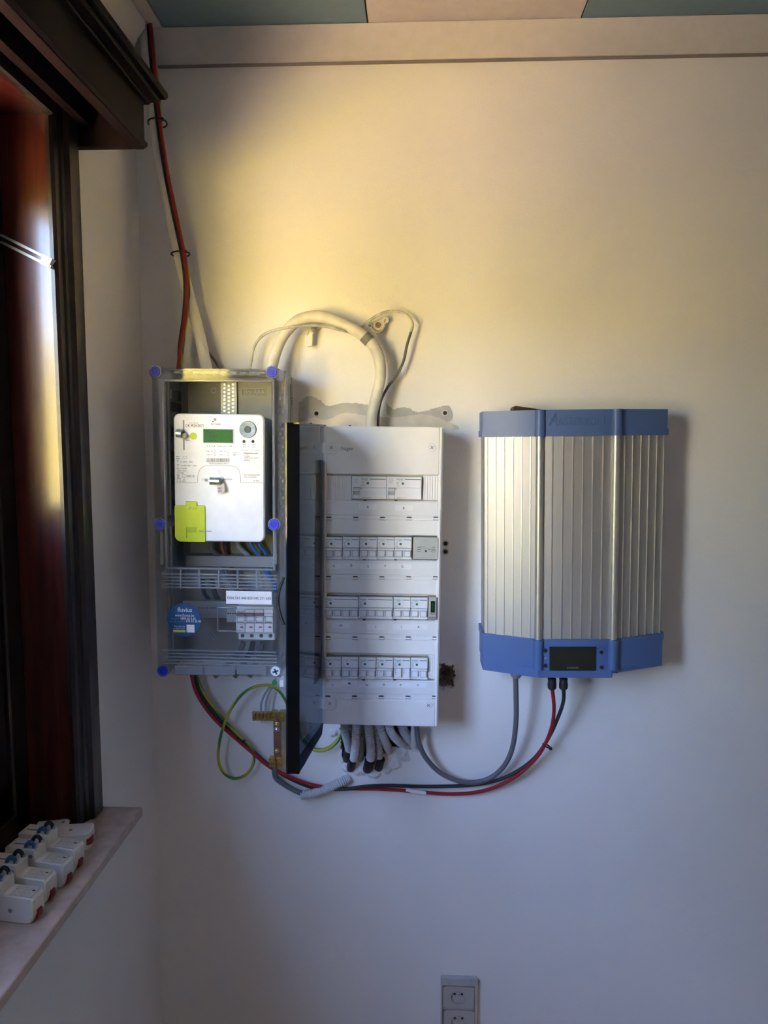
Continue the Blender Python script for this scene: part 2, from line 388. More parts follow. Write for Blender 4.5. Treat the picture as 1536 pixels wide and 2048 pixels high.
class Dev:                                         # a thing with parts, modelled in its own upright frame
    def __init__(s, name, label, cat, px, py, d=0.0, roll=0.0, group=None, kind=None):
        s.o = P(px, py, d); s.a = roll
        s.root = obj(name, None); s.root.location = s.o; s.root.rotation_euler = (0, roll, 0)
        tag(s.root, label, cat, group, kind)
    def loc(s, p):
        q = Vector(p) - s.o; c, n = math.cos(-s.a), math.sin(-s.a)
        return Vector((q.x * c + q.z * n, q.y, -q.x * n + q.z * c))
    def p(s, px, py, d): return s.loc(P(px, py, d))
    def rect(s, x0, y0, x1, y1, d):                 # local x0,x1,z0,z1 of a pixel rectangle at depth d
        a = s.p(x0, (y0 + y1) / 2, d); b = s.p(x1, (y0 + y1) / 2, d); c = s.p((x0 + x1) / 2, y0, d); e = s.p((x0 + x1) / 2, y1, d)
        return a.x, b.x, e.z, c.z
    def Y(s, d): return -d - s.o.y
    def part(s, name, mb, m, parent=None, label=None, kind=None):
        o = obj(name, mb.mesh(name, m), parent or s.root)
        if label: o['label'] = label
        if kind: o['kind'] = kind
        return o
    def bx(s, name, x0, y0, x1, y1, df, db, m, bev=0.0005, parent=None, label=None):
        a, b, c, e = s.rect(x0, y0, x1, y1, df)
        return s.part(name, MB().box(a, b, s.Y(df), s.Y(db), c, e, bev), m, parent, label)
    def text(s, st, x0, y0, x1, y1, d, m=None, parent=None, name='lettering', bold=False, fit=True):
        a, b, c, e = s.rect(x0, y0, x1, y1, d)
        return text(parent or s.root, st, (a + b) / 2, s.Y(d), (c + e) / 2, b - a, (e - c) if fit else None, m, name, bold)

#==SETTING==
# ------------------------------------------------------------------ the setting
from mathutils import noise as NZ
def nz(x, y, sc, seed=0.0): return NZ.noise(Vector((x * sc, y * sc, seed)))
struct('floor', MB().box(XL - .16, XR + .1, YB - .1, .15, -.1, 0), FLOORM, label='tiled floor of the room')
# back wall, with two broken-open patches that are modelled as relief
HA = (868, 1312, 926, 1398); HB = (650, 1436, 852, 1592)
def hole_rect(h):
    a = P((h[0] + h[2]) / 2, h[1]); b = P((h[0] + h[2]) / 2, h[3]); c = P(h[0], (h[1] + h[3]) / 2); d = P(h[2], (h[1] + h[3]) / 2)
    return c.x, d.x, b.z, a.z
ra, rb = hole_rect(HA), hole_rect(HB)
xs = sorted({XL - .16, XR + .1, ra[0], ra[1], rb[0], rb[1]}); zs = sorted({0.0, ZC + .1, ra[2], ra[3], rb[2], rb[3]})
mb = MB()
for i in range(len(xs) - 1):
    for j in range(len(zs) - 1):
        cx, cz = (xs[i] + xs[i + 1]) / 2, (zs[j] + zs[j + 1]) / 2
        if any(r[0] < cx < r[1] and r[2] < cz < r[3] for r in (ra, rb)): continue
        b = len(mb.v); mb.v += [(xs[i], 0, zs[j]), (xs[i + 1], 0, zs[j]), (xs[i + 1], 0, zs[j + 1]), (xs[i], 0, zs[j + 1])]; mb.f.append((b, b + 1, b + 2, b + 3))
mb.box(XL - .16, XR + .1, .09, .16, 0, ZC + .1)
WB = struct('wall_back', mb, WALLP, label='white painted back wall carrying the electrical equipment')
def relief(name, r, h, fn, nx, ny, label):
    mb = MB(); fm = []
    vals = []
    for j in range(ny + 1):
        for i in range(nx + 1):
            x = r[0] + (r[1] - r[0]) * i / nx; z = r[3] - (r[3] - r[2]) * j / ny
            px = h[0] + (h[2] - h[0]) * i / nx; py = h[1] + (h[3] - h[1]) * j / ny
            e = min(i, nx - i, j, ny - j)
            d = fn(px, py) * min(1.0, e / 3.0)
            vals.append(d); mb.v.append((x, d, z))
    for j in range(ny):
        for i in range(nx):
            a = j * (nx + 1) + i; mb.f.append((a, a + nx + 1, a + nx + 2, a + 1))
            q = [vals[a], vals[a + 1], vals[a + nx + 1], vals[a + nx + 2]]
            m = sum(q) / 4
            fm.append(2 if m > 0.005 else (1 if m < -0.0012 else 0))
    o = obj(name, mb.mesh(name, [WALLP, PLAST, RAW], fm), WB); o['label'] = label
    return o
def fnA(px, py):
    d = math.hypot((px - 891) / 21, (py - 1352) / 25) + 0.35 * nz(px, py, .09) + 0.2 * nz(px, py, .25, 3)
    if d < 0.95: return 0.006 + 0.030 * (0.95 - d) + 0.004 * nz(px, py, .4, 5)
    if d < 1.25: return -0.003 * (1.25 - d) / 0.3 + 0.002 * nz(px, py, .3, 2)
    return 0.0
relief('broken_hole', ra, HA, fnA, 40, 56, 'rough brown hole broken in the plaster')
def fnB(px, py):
    top = 1516 + 10 * nz(px, py, .05, 1) - max(0, px - 745) * 0.42
    d = min((px - 679) / 14, (836 - px) / 14, (top - py) / 10) + 0.6 * nz(px, py, .11, 4)
    if d > 0.4: return 0.007 + min(0.03, 0.014 * d) + 0.004 * nz(px, py, .3, 7)
    lump = 0.0
    for cx, cy, sx_, sy_, h_ in ((698, 1536, 16, 10, .8), (722, 1544, 15, 9, .7), (748, 1546, 16, 10, 1.0), (772, 1538, 12, 10, .8), (792, 1526, 14, 12, .9), (806, 1508, 15, 15, 1.0), (826, 1494, 12, 8, .6), (686, 1512, 8, 16, .8), (668, 1466, 11, 9, .7)):
        g = 1 - math.hypot((px - cx) / sx_, (py - cy) / sy_) + .45 * nz(px, py, .07, cx)
        if g > 0: lump = min(lump, -.013 * h_ * min(g, .6) * (1 + .5 * nz(px, py, .16, 3)))
    return lump
relief('broken_plaster', rb, HB, fnB, 130, 100, 'chipped plaster around the cable entry')
# smears of filler and old paint edges on the wall
def blob(pts, d0, sub=5, jit=1.2):
    q = smooth([Vector((p[0], p[1], 0)) for p in pts] + [Vector((pts[0][0], pts[0][1], 0))], sub)[:-1]
    out = []
    for k, v in enumerate(q):
        a = P(v.x + jit * nz(v.x, v.y, .3, 3), v.y + jit * nz(v.x, v.y, .3, 8)); out.append((a.x, a.z))
    return MB().prism(out, -d0, 0.001)
struct('filler_patch', blob([(598, 806), (618, 792), (640, 800), (655, 812), (690, 806), (742, 812), (744, 838), (700, 834), (672, 846), (640, 852), (600, 856)], .0012, 10, 2.2), FILLG, WB, 'grey smear of filler above the distribution board')
struct('filler_patch', blob([(600, 846), (628, 834), (650, 840), (690, 826), (738, 832), (800, 834), (846, 829), (888, 840), (898, 862), (600, 864)], .0018, 10, 2.2), FILLC, WB, 'cream smear of filler along the board top')
struct('filler_patch', blob([(772, 806), (786, 818), (810, 814), (836, 824), (872, 816), (898, 812), (904, 838), (880, 846), (850, 836), (800, 838), (776, 830)], .0011, 10, 2.2), FILLG, WB)
for px, py, r in ((633, 827, 4.4), (890, 826, 4.2), (891, 1087, 4.6), (891, 1103, 4.6), (700, 853, 3), (622, 848, 3)):
    c = P(px, py); k = r * .00108
    struct('wall_plug', MB().lathe(c + Vector((0, .001, 0)), (0, -1, 0), [(0, k * 1.5), (.0026, k * 1.5), (.0030, k), (.0012, k * .9)], 16), FILLC, WB)
    struct('plug_hole', MB().lathe(c + Vector((0, -.0015, 0)), (0, -1, 0), [(0, k * .95), (.0008, k * .95)], 14), DARK, WB)
# left wall around the window opening
mb = MB()
mb.box(XL - .16, XL, WY1 + .015, .09, 0, ZC + .1)
mb.box(XL - .16, XL, YB - .1, WY0 - .015, 0, ZC + .1)
mb.box(XL - .16, XL, WY0 - .015, WY1 + .015, 0, WZ0 - .02)
mb.box(XL - .16, XL, WY0 - .015, WY1 + .015, WZ1 + .015, ZC + .1)
WLF = struct('wall_left', mb, WALLP, label='white painted left wall with the window')
struct('wall_right', MB().box(XR, XR + .1, YB, 0, 0, ZC + .1), WALLP)
struct('wall_front', MB().box(XL - .16, XR + .1, YB - .1, YB, 0, ZC + .1), WALLP)
# ceiling of wide teal and cream panels
CE = struct('ceiling', MB().box(XL - .16, XR + .1, YB - .1, .1, ZC + .012, ZC + .1), DARK, label='ceiling of wide teal and cream panels')
jx = [XL, P(335, 58).x, P(737, 44).x, P(1157, 30).x]
while jx[-1] < XR: jx.append(jx[-1] + .42)
for i in range(len(jx) - 1):
    struct('ceiling_panel', MB().box(jx[i] + .0012, jx[i + 1] - .0012, YB, -.002, ZC, ZC + .016, .0012), CEILB if i % 2 else CEILW, CE)
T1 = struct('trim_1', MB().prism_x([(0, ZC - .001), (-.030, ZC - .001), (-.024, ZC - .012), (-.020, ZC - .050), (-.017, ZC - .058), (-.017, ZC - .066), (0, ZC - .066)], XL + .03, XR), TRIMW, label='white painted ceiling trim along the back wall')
struct('trim_shade_line', MB().box(XL + .05, XR, -.0145, -.0002, ZC - .0667, ZC - .0661), mat('shade_line_brown', (.25, .22, .20), .8), T1)  # brown strip stands in for the crack and its shadow line
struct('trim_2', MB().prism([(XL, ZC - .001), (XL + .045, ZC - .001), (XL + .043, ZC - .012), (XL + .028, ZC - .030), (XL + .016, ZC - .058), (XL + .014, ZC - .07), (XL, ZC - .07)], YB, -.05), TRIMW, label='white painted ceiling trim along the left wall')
# window in the left wall
WN = obj('window_1', None); WN.location = (0, 0, 0); tag(WN, 'dark mahogany framed window above the stone sill', None, None, 'structure')
def wpart(name, mb, m, label=None, parent=None):
    o = obj(name, mb.mesh(name, m), parent or WN)
    if label: o['label'] = label
    return o
CAO = WY1 + .073                                    # outer edge of the far casing
for ya, yb, s in ((WY1, CAO, 1), (WY0, WY0 - .073, -1)):
    mb = MB()
    prof = [(XL, ya - s * .002), (XL + .006, ya - s * .002), (XL + .010, ya + s * .004), (XL + .010, ya + s * .018), (XL + .006, ya + s * .020), (XL + .012, ya + s * .024),
            (XL + .014, ya + s * .030), (XL + .022, ya + s * .034), (XL + .022, ya + s * .069), (XL + .020, yb), (XL, yb)]
    mb.prism_z(prof, WZ0, WZ1 + .07); wpart('casing', mb, DARKW)
    wpart('jamb_panel', MB().box(XL - .078, XL + .004, ya, ya + s * .015, WZ0, WZ1 + .01, .001), MAHO, 'glossy red-brown mahogany panel')
mb = MB(); mb.box(XL, XL + .014, WY0, WY1, WZ1 - .002, WZ1 + .03, .003); mb.box(XL, XL + .022, WY0 - .07, WY1 + .073, WZ1 + .03, WZ1 + .07, .004); wpart('head_casing', mb, DARKW)
wpart('head_panel', MB().box(XL - .078, XL + .004, WY0, WY1, WZ1, WZ1 + .015, .001), MAHO)
mb = MB(); fx0, fx1 = XL - .145, XL - .078
for y0, y1, z0, z1 in ((WY1 - .045, WY1 + .015, WZ0, WZ1), (WY0 - .015, WY0 + .045, WZ0, WZ1), (WY0, WY1, WZ1 - .045, WZ1 + .015), (WY0, WY1, WZ0, WZ0 + .045)): mb.box(fx0, fx1, y0, y1, z0, z1, .003)
wpart('window_frame', mb, DARKW)
ym = -.86                                            # glass only above solid lower panels, added unseen to cut the light
for y0, y1 in ((WY0 + .046, ym), (ym, WY1 - .046)):
    mb = MB(); s0, s1 = XL - .135, XL - .085; PZ0 = 1.46 if y0 == ym else 1.27
    for a, b, z0, z1 in ((y0, y0 + .05, WZ0 + .046, WZ1 - .046), (y1 - (.09 if y0 == ym else .05), y1, WZ0 + .046, WZ1 - .046), (y0, y1, WZ1 - .096, WZ1 - .046), (y0, y1, WZ0 + .046, WZ0 + .10), (y0, y1, PZ0 - .05, PZ0 + .01)): mb.box(s0, s1, a, b, z0, z1, .003)
    sa = wpart('sash', mb, DARKW)
    wpart('pane', MB().box(XL - .112, XL - .106, y0 + .045, y1 - (.085 if y0 == ym else .045), PZ0, WZ1 - .09), GLASS, parent=sa)
    wpart('light_block_panel', MB().box(XL - .118, XL - .100, y0 + .045, y1 - .045, WZ0 + .09, PZ0 - .04), DARKW, parent=sa)  # out-of-view panel added to block low window light
mb = MB(); a = P(4, 478, .412); b = P(104, 528, .412); dv = Vector((0, 0, .0055))
mb.bar(a + dv, b + dv, .004, .010); mb.bar(a - dv, b - dv, .004, .010)
e = (b - a).normalized(); mb.bar(b - e * .016, b, .015, .012)
wpart('window_stay', mb, mat('stay_metal', (.30, .30, .31), .4, .8), 'shiny slotted metal stay on the mahogany panel')
sx = P(285, 1614, .325); SZ = sx.z
mb = MB(); mb.box(XL - .20, sx.x, WY0 - .08, -.325, SZ - .017, SZ, .0015)
wpart('window_sill', mb, STONE, 'beige stone sill with a chipped front edge')
# pelmet box over the window
PM = obj('window_pelmet', None); PM.location = (XL, -.30, 2.09); tag(PM, 'dark varnished wooden pelmet box with cornice above the window', 'pelmet')
def pm(name, mb, m=PELM, parent=None): rebase(mb, PM.location); return obj(name, mb.mesh(name, m), parent or PM)
pf = P(290, 299, .30); PF, PZ = pf.x, pf.z
pm('front_board', MB().box(PF - .018, PF, -1.9, -.30, PZ, PZ + .085, .001))
pm('end_board', MB().box(XL, PF - .0182, -.318, -.3005, PZ, PZ + .085, .001))
pm('bottom_bead', MB().box(PF - .003, PF + .005, -1.9, -.297, PZ + .002, PZ + .013, .0035))
pm('inner_board', MB().box(XL + .024, XL + .04, -1.9, -.32, PZ + .03, PZ + .085))
mb = MB(); zc = PZ + .076
mb.box(XL, PF + .009, -1.9, -.291, zc, zc + .008, .002); mb.box(XL, PF + .024, -1.9, -.278, zc + .008, zc + .017, .003); mb.box(XL, PF + .033, -1.9, -.268, zc + .017, zc + .030, .003)
pm('cornice', mb)
pm('curtain_rail', MB().box(XL + .055, XL + .075, -1.87, -.33, PZ + .062, PZ + .075), mat('dark_rail', (.02, .016, .015), .4))
# unseen ground and greenery, added to tint and cut the window light
struct('added_paving', MB().box(-40, XL - .18, -30, 30, -.5, -.41), mat('added_paving_tone', (.36, .245, .175), .9, var=.15, nscale=3), label='added sunlit ground, unseen, bouncing warm light through the window')  # ground added out of view for warm bounce on the wall
struct('added_lawn', MB().box(-5.0, XL - .20, -16.0, -5.2, -.41, -.39), LAWN_BOUNCE, label='added yellow ground strip, unseen, bouncing light up the wall')  # yellow strip added for the warm patch high on the wall
mb = MB(); nn = 40
hg = [(-3.2 + .12 * nz(k, 0, .9, 1), -3.8 + 6.8 * k / nn) for k in range(nn + 1)] + [(-4.4, 3.0), (-4.4, -3.8)]
mb.prism_z(hg, -.4, 3.6); struct('light_block_hedge', mb, mat('added_hedge_green', (.05, .07, .02), .9, var=.4, nscale=20, bump=.8, bscale=30), label='added tall green screen, unseen, cutting side light to the window')  # added out of view to block light from the side
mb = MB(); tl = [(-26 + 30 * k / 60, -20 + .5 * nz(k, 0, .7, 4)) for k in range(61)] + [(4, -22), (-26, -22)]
mb.prism_z(tl, -.4, 4.2); struct('added_tree_line', mb, mat('added_leaves', (.32, .27, .05), .9, var=.4, nscale=4, bump=.8, bscale=8), label='added leafy screen, unseen, sending yellow light to the window')  # added out of view for yellow light near the horizon
#==OBJECTS==
# ------------------------------------------------------------------ solar inverter
IV = Dev('solar_inverter', 'silver ribbed solar inverter with blue top and bottom caps on the wall', 'inverter', 1145, 1356, 0.0, -0.012)
dE, dF = .085, .135                                  # depth of the outer edges and of the middle facet
def ivx(px, d): return IV.p(px, 1080, d).x
xl, xa, xb, xr = ivx(969, dE), ivx(1078, dF), ivx(1229, dF), ivx(1326, dE)
def iv_out(o): return [(xl - o, 0.0), (xl - o, -dE - o * .3), (xa, -dF - o), (xb, -dF - o), (xr + o, -dE - o * .3), (xr + o, 0.0)]
zt, zt1 = IV.p(1150, 819, dF).z, IV.p(1150, 872, dF).z
zb1, zb = IV.p(1150, 1279, dF).z, IV.p(1150, 1355, dF).z
def iv_prism(o, z0, z1): return MB().prism_z([(a, b) for a, b in iv_out(o)][::-1], z0, z1)
body = IV.part('heatsink_body', iv_prism(0, zb1 - .01, zt1 + .01), ALU, label='silver ribbed aluminium body')
def fins(pxs, p0, p1, d0, d1, x0, x1):
    for px in pxs:
        t = (px - p0) / (p1 - p0); d = d0 + (d1 - d0) * t; x = x0 + (x1 - x0) * t; w = .0009
        nx = -(d1 - d0); ny = -(x1 - x0); L = math.hypot(nx, ny); nx, ny = nx / L, ny / L
        tx, ty = (x1 - x0) / L, -(d1 - d0) / L
        c = Vector((x, -d, 0)); n_ = Vector((nx, ny, 0)) * .0020; t_ = Vector((tx, ty, 0)) * w
        pts = [c - t_, c + t_, c + t_ + n_, c - t_ + n_]
        IV.part('fin', MB().prism_z([(q.x, q.y) for q in pts], zb1, zt1), ALUF, body)
fins((975, 992, 1009, 1027, 1044, 1061), 969, 1078, dE, dF, xl, xa)
fins((1103, 1124, 1144, 1164, 1184, 1204), 1078, 1229, dF, dF, xa, xb)
fins((1246, 1261, 1277, 1293, 1309, 1323), 1229, 1326, dF, dE, xb, xr)
for x in (xa, xb): IV.part('corner_rib', MB().lathe((x, -dF - .001, zb1), (0, 0, 1), [(0, .0078), (zt1 - zb1, .0078)], 18), ALUF, body)
def cap(name, z0, z1, seam, flare):
    mb = MB()
    mb.prism_z(iv_out(.0035)[::-1], z0, z1)
    mb.prism_z(iv_out(.0055)[::-1], min(seam, flare), max(seam, flare))
    c = IV.part(name, mb, INVB)
    for x in (xa, xb):
        mb = MB()
        mb.lathe((x, -dF - .002, z0), (0, 0, 1), [(0, .0098), (z1 - z0, .0098)], 18)
        mb.lathe((x, -dF - .002, min(seam, flare)), (0, 0, 1), [(0, .0108), (abs(seam - flare), .0108)], 18)
        IV.part('cap_corner', mb, INVB, c)
    return c
ct = cap('top_cap', zt1, zt, zt1 + .013, zt1); cb = cap('bottom_cap', zb + .018, zb1, zb1 - .013, zb1 + .001)
yb_ = -dF - .0035
mb = MB(); mb.box(xa, xb, yb_, -.06, zb, zb + .02, .002)
a = IV.p(1050, 1342, dE).z
mb.prism_z([(xl - .0035, -.02), (xa, -.02), (xa, -dF - .0035), (xl - .0035, -dE - .001)], zb + .0005, zb + .019)
mb.prism_z([(xb, -.02), (xr + .0035, -.02), (xr + .0035, -dE - .001), (xb, -dF - .0035)], zb + .010, zb + .019)
IV.part('cap_skirt', mb, INVB, cb)
IV.part('vent_foot', MB().box(xb + .006, xb + .022, -.10, -.06, zb - .003, zb + .014, .002), mat('inverter_grey', (.10, .12, .16), .5), cb)
# raised lettering and its lightning mark on the top cap
IV.text('MASTERVOLT', 1102, 834, 1214, 850, dF + .0042, INVBD, ct)
mk = [(1096, 852), (1112, 824), (1108, 836), (1113, 834), (1104, 846), (1106, 839), (1098, 852)]
q = [IV.p(x, y, dF + .004) for x, y in mk]
IV.part('lightning_mark', MB().prism([(v.x, v.z) for v in q], -dF - .0050, -dF - .003), INVBD, ct)
# display and buttons
bz = IV.bx('display', 1099, 1293, 1193, 1342, dF + .0048, dF, LCDD, .0012, cb, 'dark glossy display')
IV.text('SUNMASTER', 1134, 1334, 1157, 1337, dF + .0049, GREYM, bz)
for px, py in ((1090, 1301), (1090, 1331), (1202, 1304), (1202, 1334)):
    c = IV.p(px, py, dF + .004)
    bt = IV.part('button', MB().lathe((c.x, -dF - .0035, c.z), (0, -1, 0), [(0, .0052), (.0012, .0052), (.0016, .0044)], 18), INVBD, cb)
    IV.part('button_cap', MB().lathe((c.x, -dF - .0045, c.z), (0, -1, 0), [(0, .0036), (.002, .0034), (.0026, .0028)], 16), BLACKR, bt)
c = IV.p(1091, 1316, dF + .004); IV.part('indicator_lamp', MB().lathe((c.x, -dF - .0035, c.z), (0, -1, 0), [(0, .002), (.001, .0018)], 12), mat('pale_lamp', (.3, .4, .55), .3), cb)
IV.bx('warning_sticker', 1050, 1332, 1062, 1337, dF - .012, dF - .02, YELL, 0, cb)
# cable glands
for px, nm in ((1104, 'red'), (1127, 'black')):
    c = IV.p(px, 1357, .10)
    mb = MB().lathe((c.x, c.y, c.z), (0, 0, -1), [(0, .0088), (.003, .0088), (.003, .0080), (.012, .0092), (.020, .0088), (.0235, .0060)], 14)
    IV.part('cable_gland', mb, BLACKR, label='black cable gland')
c = IV.p(1032, 1350, .08); IV.part('cable_gland', MB().lathe((c.x, c.y, c.z + .010), (0, 0, -1), [(0, .012), (.010, .012), (.0135, .0095), (.016, .0075)], 18), mat('gland_grey', (.22, .24, .27), .5), label='grey cable gland')
for nm, m, d0, d1, dz in (): pass
w0, w1 = P(1026, 822, .05), P(1084, 821, .05)
mb = MB(); mb.prism([(w0.x, w0.z - .004), (w1.x, w1.z - .004), (w1.x - .002, w1.z + .0015), (w0.x + .004, w0.z + .010), (w0.x, w0.z + .006)], -.062, -.004)
single('wooden_wedge', mb, WEDGE, 'thin dark wooden wedge lying on top of the blue-capped inverter', 'wedge')

# ------------------------------------------------------------------ distribution board
dB = .112
BR = 0.011
DB = Dev('distribution_board', 'white four-row distribution board with open smoked door between meter box and inverter', 'fuse board', 765, 1452, 0.0, BR)
x0, x1, z0, z1 = DB.rect(645.5, 853, 881.5, 1450, dB)
tray = MB(); tray.box(x0 + .006, x1 - .006, -.0535, -.001, z0 + .004, z1 - .004, .002)
DB.part('back_tray', tray, BOARDW)
rows = [DB.rect(652, 949, 876, 1001, dB), DB.rect(649.5, 1070, 877, 1119, dB), DB.rect(648.5, 1188, 876, 1239, dB), DB.rect(648, 1308, 875, 1359, dB)]
ix0, ix1 = x0 + .008, x1 - .0085
mb = MB()
mb.box(x0, ix0, -dB - .004, -.052, z0, z1, .003); mb.box(ix1, x1, -dB - .004, -.052, z0, z1, .003)      # side rims
edges = [(z1, rows[0][3])] + [(rows[i][2], rows[i + 1][3]) for i in range(3)] + [(rows[3][2], z0)]
for k, (a, b) in enumerate(edges):
    if k == 4:
        zm = DB.p(760, 1399, dB).z; mb.box(ix0 - .002, ix1 + .002, -dB - .001, -.054, zm - .004, a, .001); a = zm
    mb.box(ix0 - .002, ix1 + .002, -dB - (.004 if k in (0, 4) else .001), -.054, b, a, .002)
mb.box(ix0, ix1, -dB + .012, -.054, z0 + .01, z1 - .01)
cover = DB.part('front_cover', mb, BOARDW)
DB.part('row_blank', MB().box(0, .001, 0, .001, 0, .001), BOARDW) if False else None
def blank(xa_, xb_, r):
    a, b, c, e = DB.rect(xa_, r[0], xb_, r[1], dB)
    mb = MB(); mb.box(a, b, -dB + .001, -dB + .01, c, e)
    n = max(2, int((b - a) / .0045))
    for k in range(n): mb.box(a + (b - a) * (k + .12) / n, a + (b - a) * (k + .88) / n, -dB, -dB + .004, c + .0005, e - .0005, .0004)
    DB.part('blank_strip', mb, BOARDW, cover)
blank(653, 703, (951, 1000)); blank(846, 876, (951, 1000)); blank(856.5, 874.5, (1309, 1358))
# label holders and their clips
for k, (ya, yb2, yc) in enumerate(((1002.5, 1030, 1040), (1121, 1149, 1158.5), (1241, 1267.5, 1279), (1361, 1386, 1397))):
    sh = -k * .9
    a, b, c, e = DB.rect(653 + sh, ya, 876.5 + sh, yb2, dB)
    h = DB.part('label_holder', MB().box(a, b, -dB - .0028, -dB, c, e, .0006), BOARDL)
    a, b, c, e = DB.rect(653 + sh, yb2 + 1, 876.5 + sh, yc, dB)
    mb = MB(); mb.box(a, b, -dB - .0022, -dB, c, c + .0022, .0003); mb.box(a, b, -dB - .0022, -dB, e - .003, e, .0003)
    mb.box(a, b, -dB - .0008, -dB, c, e); DB.part('clip_rail', mb, BOARDL, h)
    for j in range(5):
        px = 653 + sh + 5.5 + j * 53.3
        a, b, c, e = DB.rect(px - 5.5, yb2 + 2, px + 5.5, yc, dB)
        cl = DB.part('clip', MB().box(a, b, -dB - .0030, -dB, c, e - .004, .0004), BOARDL, h)
        mb = MB(); mb.box(a + .0006, b - .001, -dB - .0033, -dB, c + .0048, c + .0066); mb.box(a, b, -dB - .0032, -dB, c, c + .0007); DB.part('clip_slot', mb, DARK, h)
    for px in (730 + sh, 792 + sh):
        a, b, c, e = DB.rect(px - 2.6, ya - 2.4, px + 2.6, ya - 1.0, dB); DB.part('release_slot', MB().box(a, b, -dB - .0031, -dB, c, e), DARK, h)
for ch, px, py, wd in (('A', 736, 1014, 37), ('B', 808, 1016, 37), ('C', 668, 1132, 34), ('D', 703, 1131, 34), ('E', 737, 1133, 34), ('F', 771, 1132, 34), ('G', 805, 1133, 36),
                   ('H', 682, 1251, 35), ('I', 752, 1254, 36), ('J', 803, 1254, 35), ('K', 838, 1254, 35), ('L', 666, 1369, 33), ('M', 699, 1367, 33), ('N', 734, 1370, 34), ('O', 768, 1369, 34), ('P', 802, 1370, 34), ('Q', 836, 1370, 34)):
    a, b, c, e = DB.rect(px - wd / 2, py - 5.5, px + wd / 2 - .6, py + 5.5, dB + .003)
    st = DB.part('letter_sticker', MB().box(a, b, -dB - .0031, -dB - .002, c, e), STICK)
    text(st, ch, (a + b) / 2, -dB - .0032, (c + e) / 2, None, .0045, INK, 'lettering', True)
DB.text(':hager', 681, 893, 707, 903, dB + .0041, GINK, cover, 'logo')
a, b, c, e = DB.rect(822, 1409, 846, 1414, dB + .004)
DB.part('moulded_arrow', MB().box(a, b, -dB - .0043, -dB, (c + e) / 2, (c + e) / 2 + .0008), BOARDL, cover)
for px, py, tab in ((663, 895, 1), (864, 895, 0), (660, 1406, 1), (857, 1411, 0)):
    if tab:
        a, b, c, e = DB.rect(px - 21, py - 10.5, px + 12, py + 13, dB + .006)
        DB.part('hinge_tab', MB().prism(rrect(a, b, c, e, .0085), -dB - .0075, -dB - .001, .0012), BOARDW)
    c = DB.p(px, py, dB + .006); y = -dB - (.0075 if tab else .004)
    sc = DB.part('cover_screw', MB().lathe((c.x, y + .001, c.z), (0, -1, 0), [(0, .0082), (.0018, .0082), (.0024, .0074)], 22), BOARDW)
    mb = MB()
    for t in (.7, .7 + math.pi / 2):
        dx, dz = math.cos(t) * .0042, math.sin(t) * .0042
        mb.bar((c.x - dx, y - .0015, c.z - dz), (c.x + dx, y - .0015, c.z + dz), .0013, .0006)
    DB.part('screw_cross', mb, GREYM, sc)
# open smoked door, hinged on the left edge of the board
hx, hy = x0 - .001, -dB + .004
an = math.radians(98); DW = .247
ca, sa_ = math.cos(an), math.sin(an)
def dm(u, v): return (hx + u * ca + v * sa_ * 1.0, hy - u * sa_ + v * ca)      # u along the door from the hinge, v to the inner (right) side
dz0, dz1 = z0 - .001, z1 + .002
def dquad(u0, u1, v0, v1, za, zb_, m=None):
    return [dm(u0, v0), dm(u1, v0), dm(u1, v1), dm(u0, v1)]
mb = MB(); mb.prism_z(dquad(0, DW, 0, .0025, 0, 0), dz0, dz1)
door = DB.part('door', mb, SMOKE, label='open smoked transparent door')
q = Vector(dm(DW, .0026)); mb = MB(); mb.prism_z([tuple(q), tuple(q + Vector((.0215, .0025))), tuple(q + Vector((.0212, .0050))), tuple(q + Vector((0, .0028)))], dz0, dz1); DB.part('door_lip', mb, SMOKED, door)
mb = MB(); mb.prism_z(dquad(0, .003, .0026, .006, 0, 0), dz0, dz1); mb.prism_z(dquad(.0, .05, -.0032, -.0005, 0, 0), dz0 + .10, dz1 - .07); DB.part('hinge_strip', mb, SMOKED, door)
for za, zb_ in ((dz0, dz0 + .0025), (dz1 - .0025, dz1)):
    mb = MB(); mb.prism_z([dm(.003, .0026), dm(DW - .0031, .0026), dm(DW - .0031, .023), dm(.06, .016), dm(.003, .004)], za, zb_); DB.part('door_rim', mb, SMOKED, door)
hz = DB.p(560, 1205, .36).z
mb = MB(); pts = []
for k in range(13):
    t = k / 12; u = DW - .004; off = -.004 - .011 * math.sin(math.pi * t)
    q = dm(u + .001, off); pts.append((q[0], q[1], hz - .042 + .084 * t))
mb.tube(pts, .0028, 8, 2); DB.part('handle', mb, BLACKR, door)
for zz in (hz + .03, DB.p(600, 1385, .3).z):
    mb = MB(); mb.prism_z(dquad(DW - .03, DW - .004, .0026, .008, 0, 0), zz - .002, zz + .002); mb.prism_z(dquad(DW - .03, DW - .004, .0026, .008, 0, 0), zz - .009, zz - .006); DB.part('latch', mb, SMOKED, door)

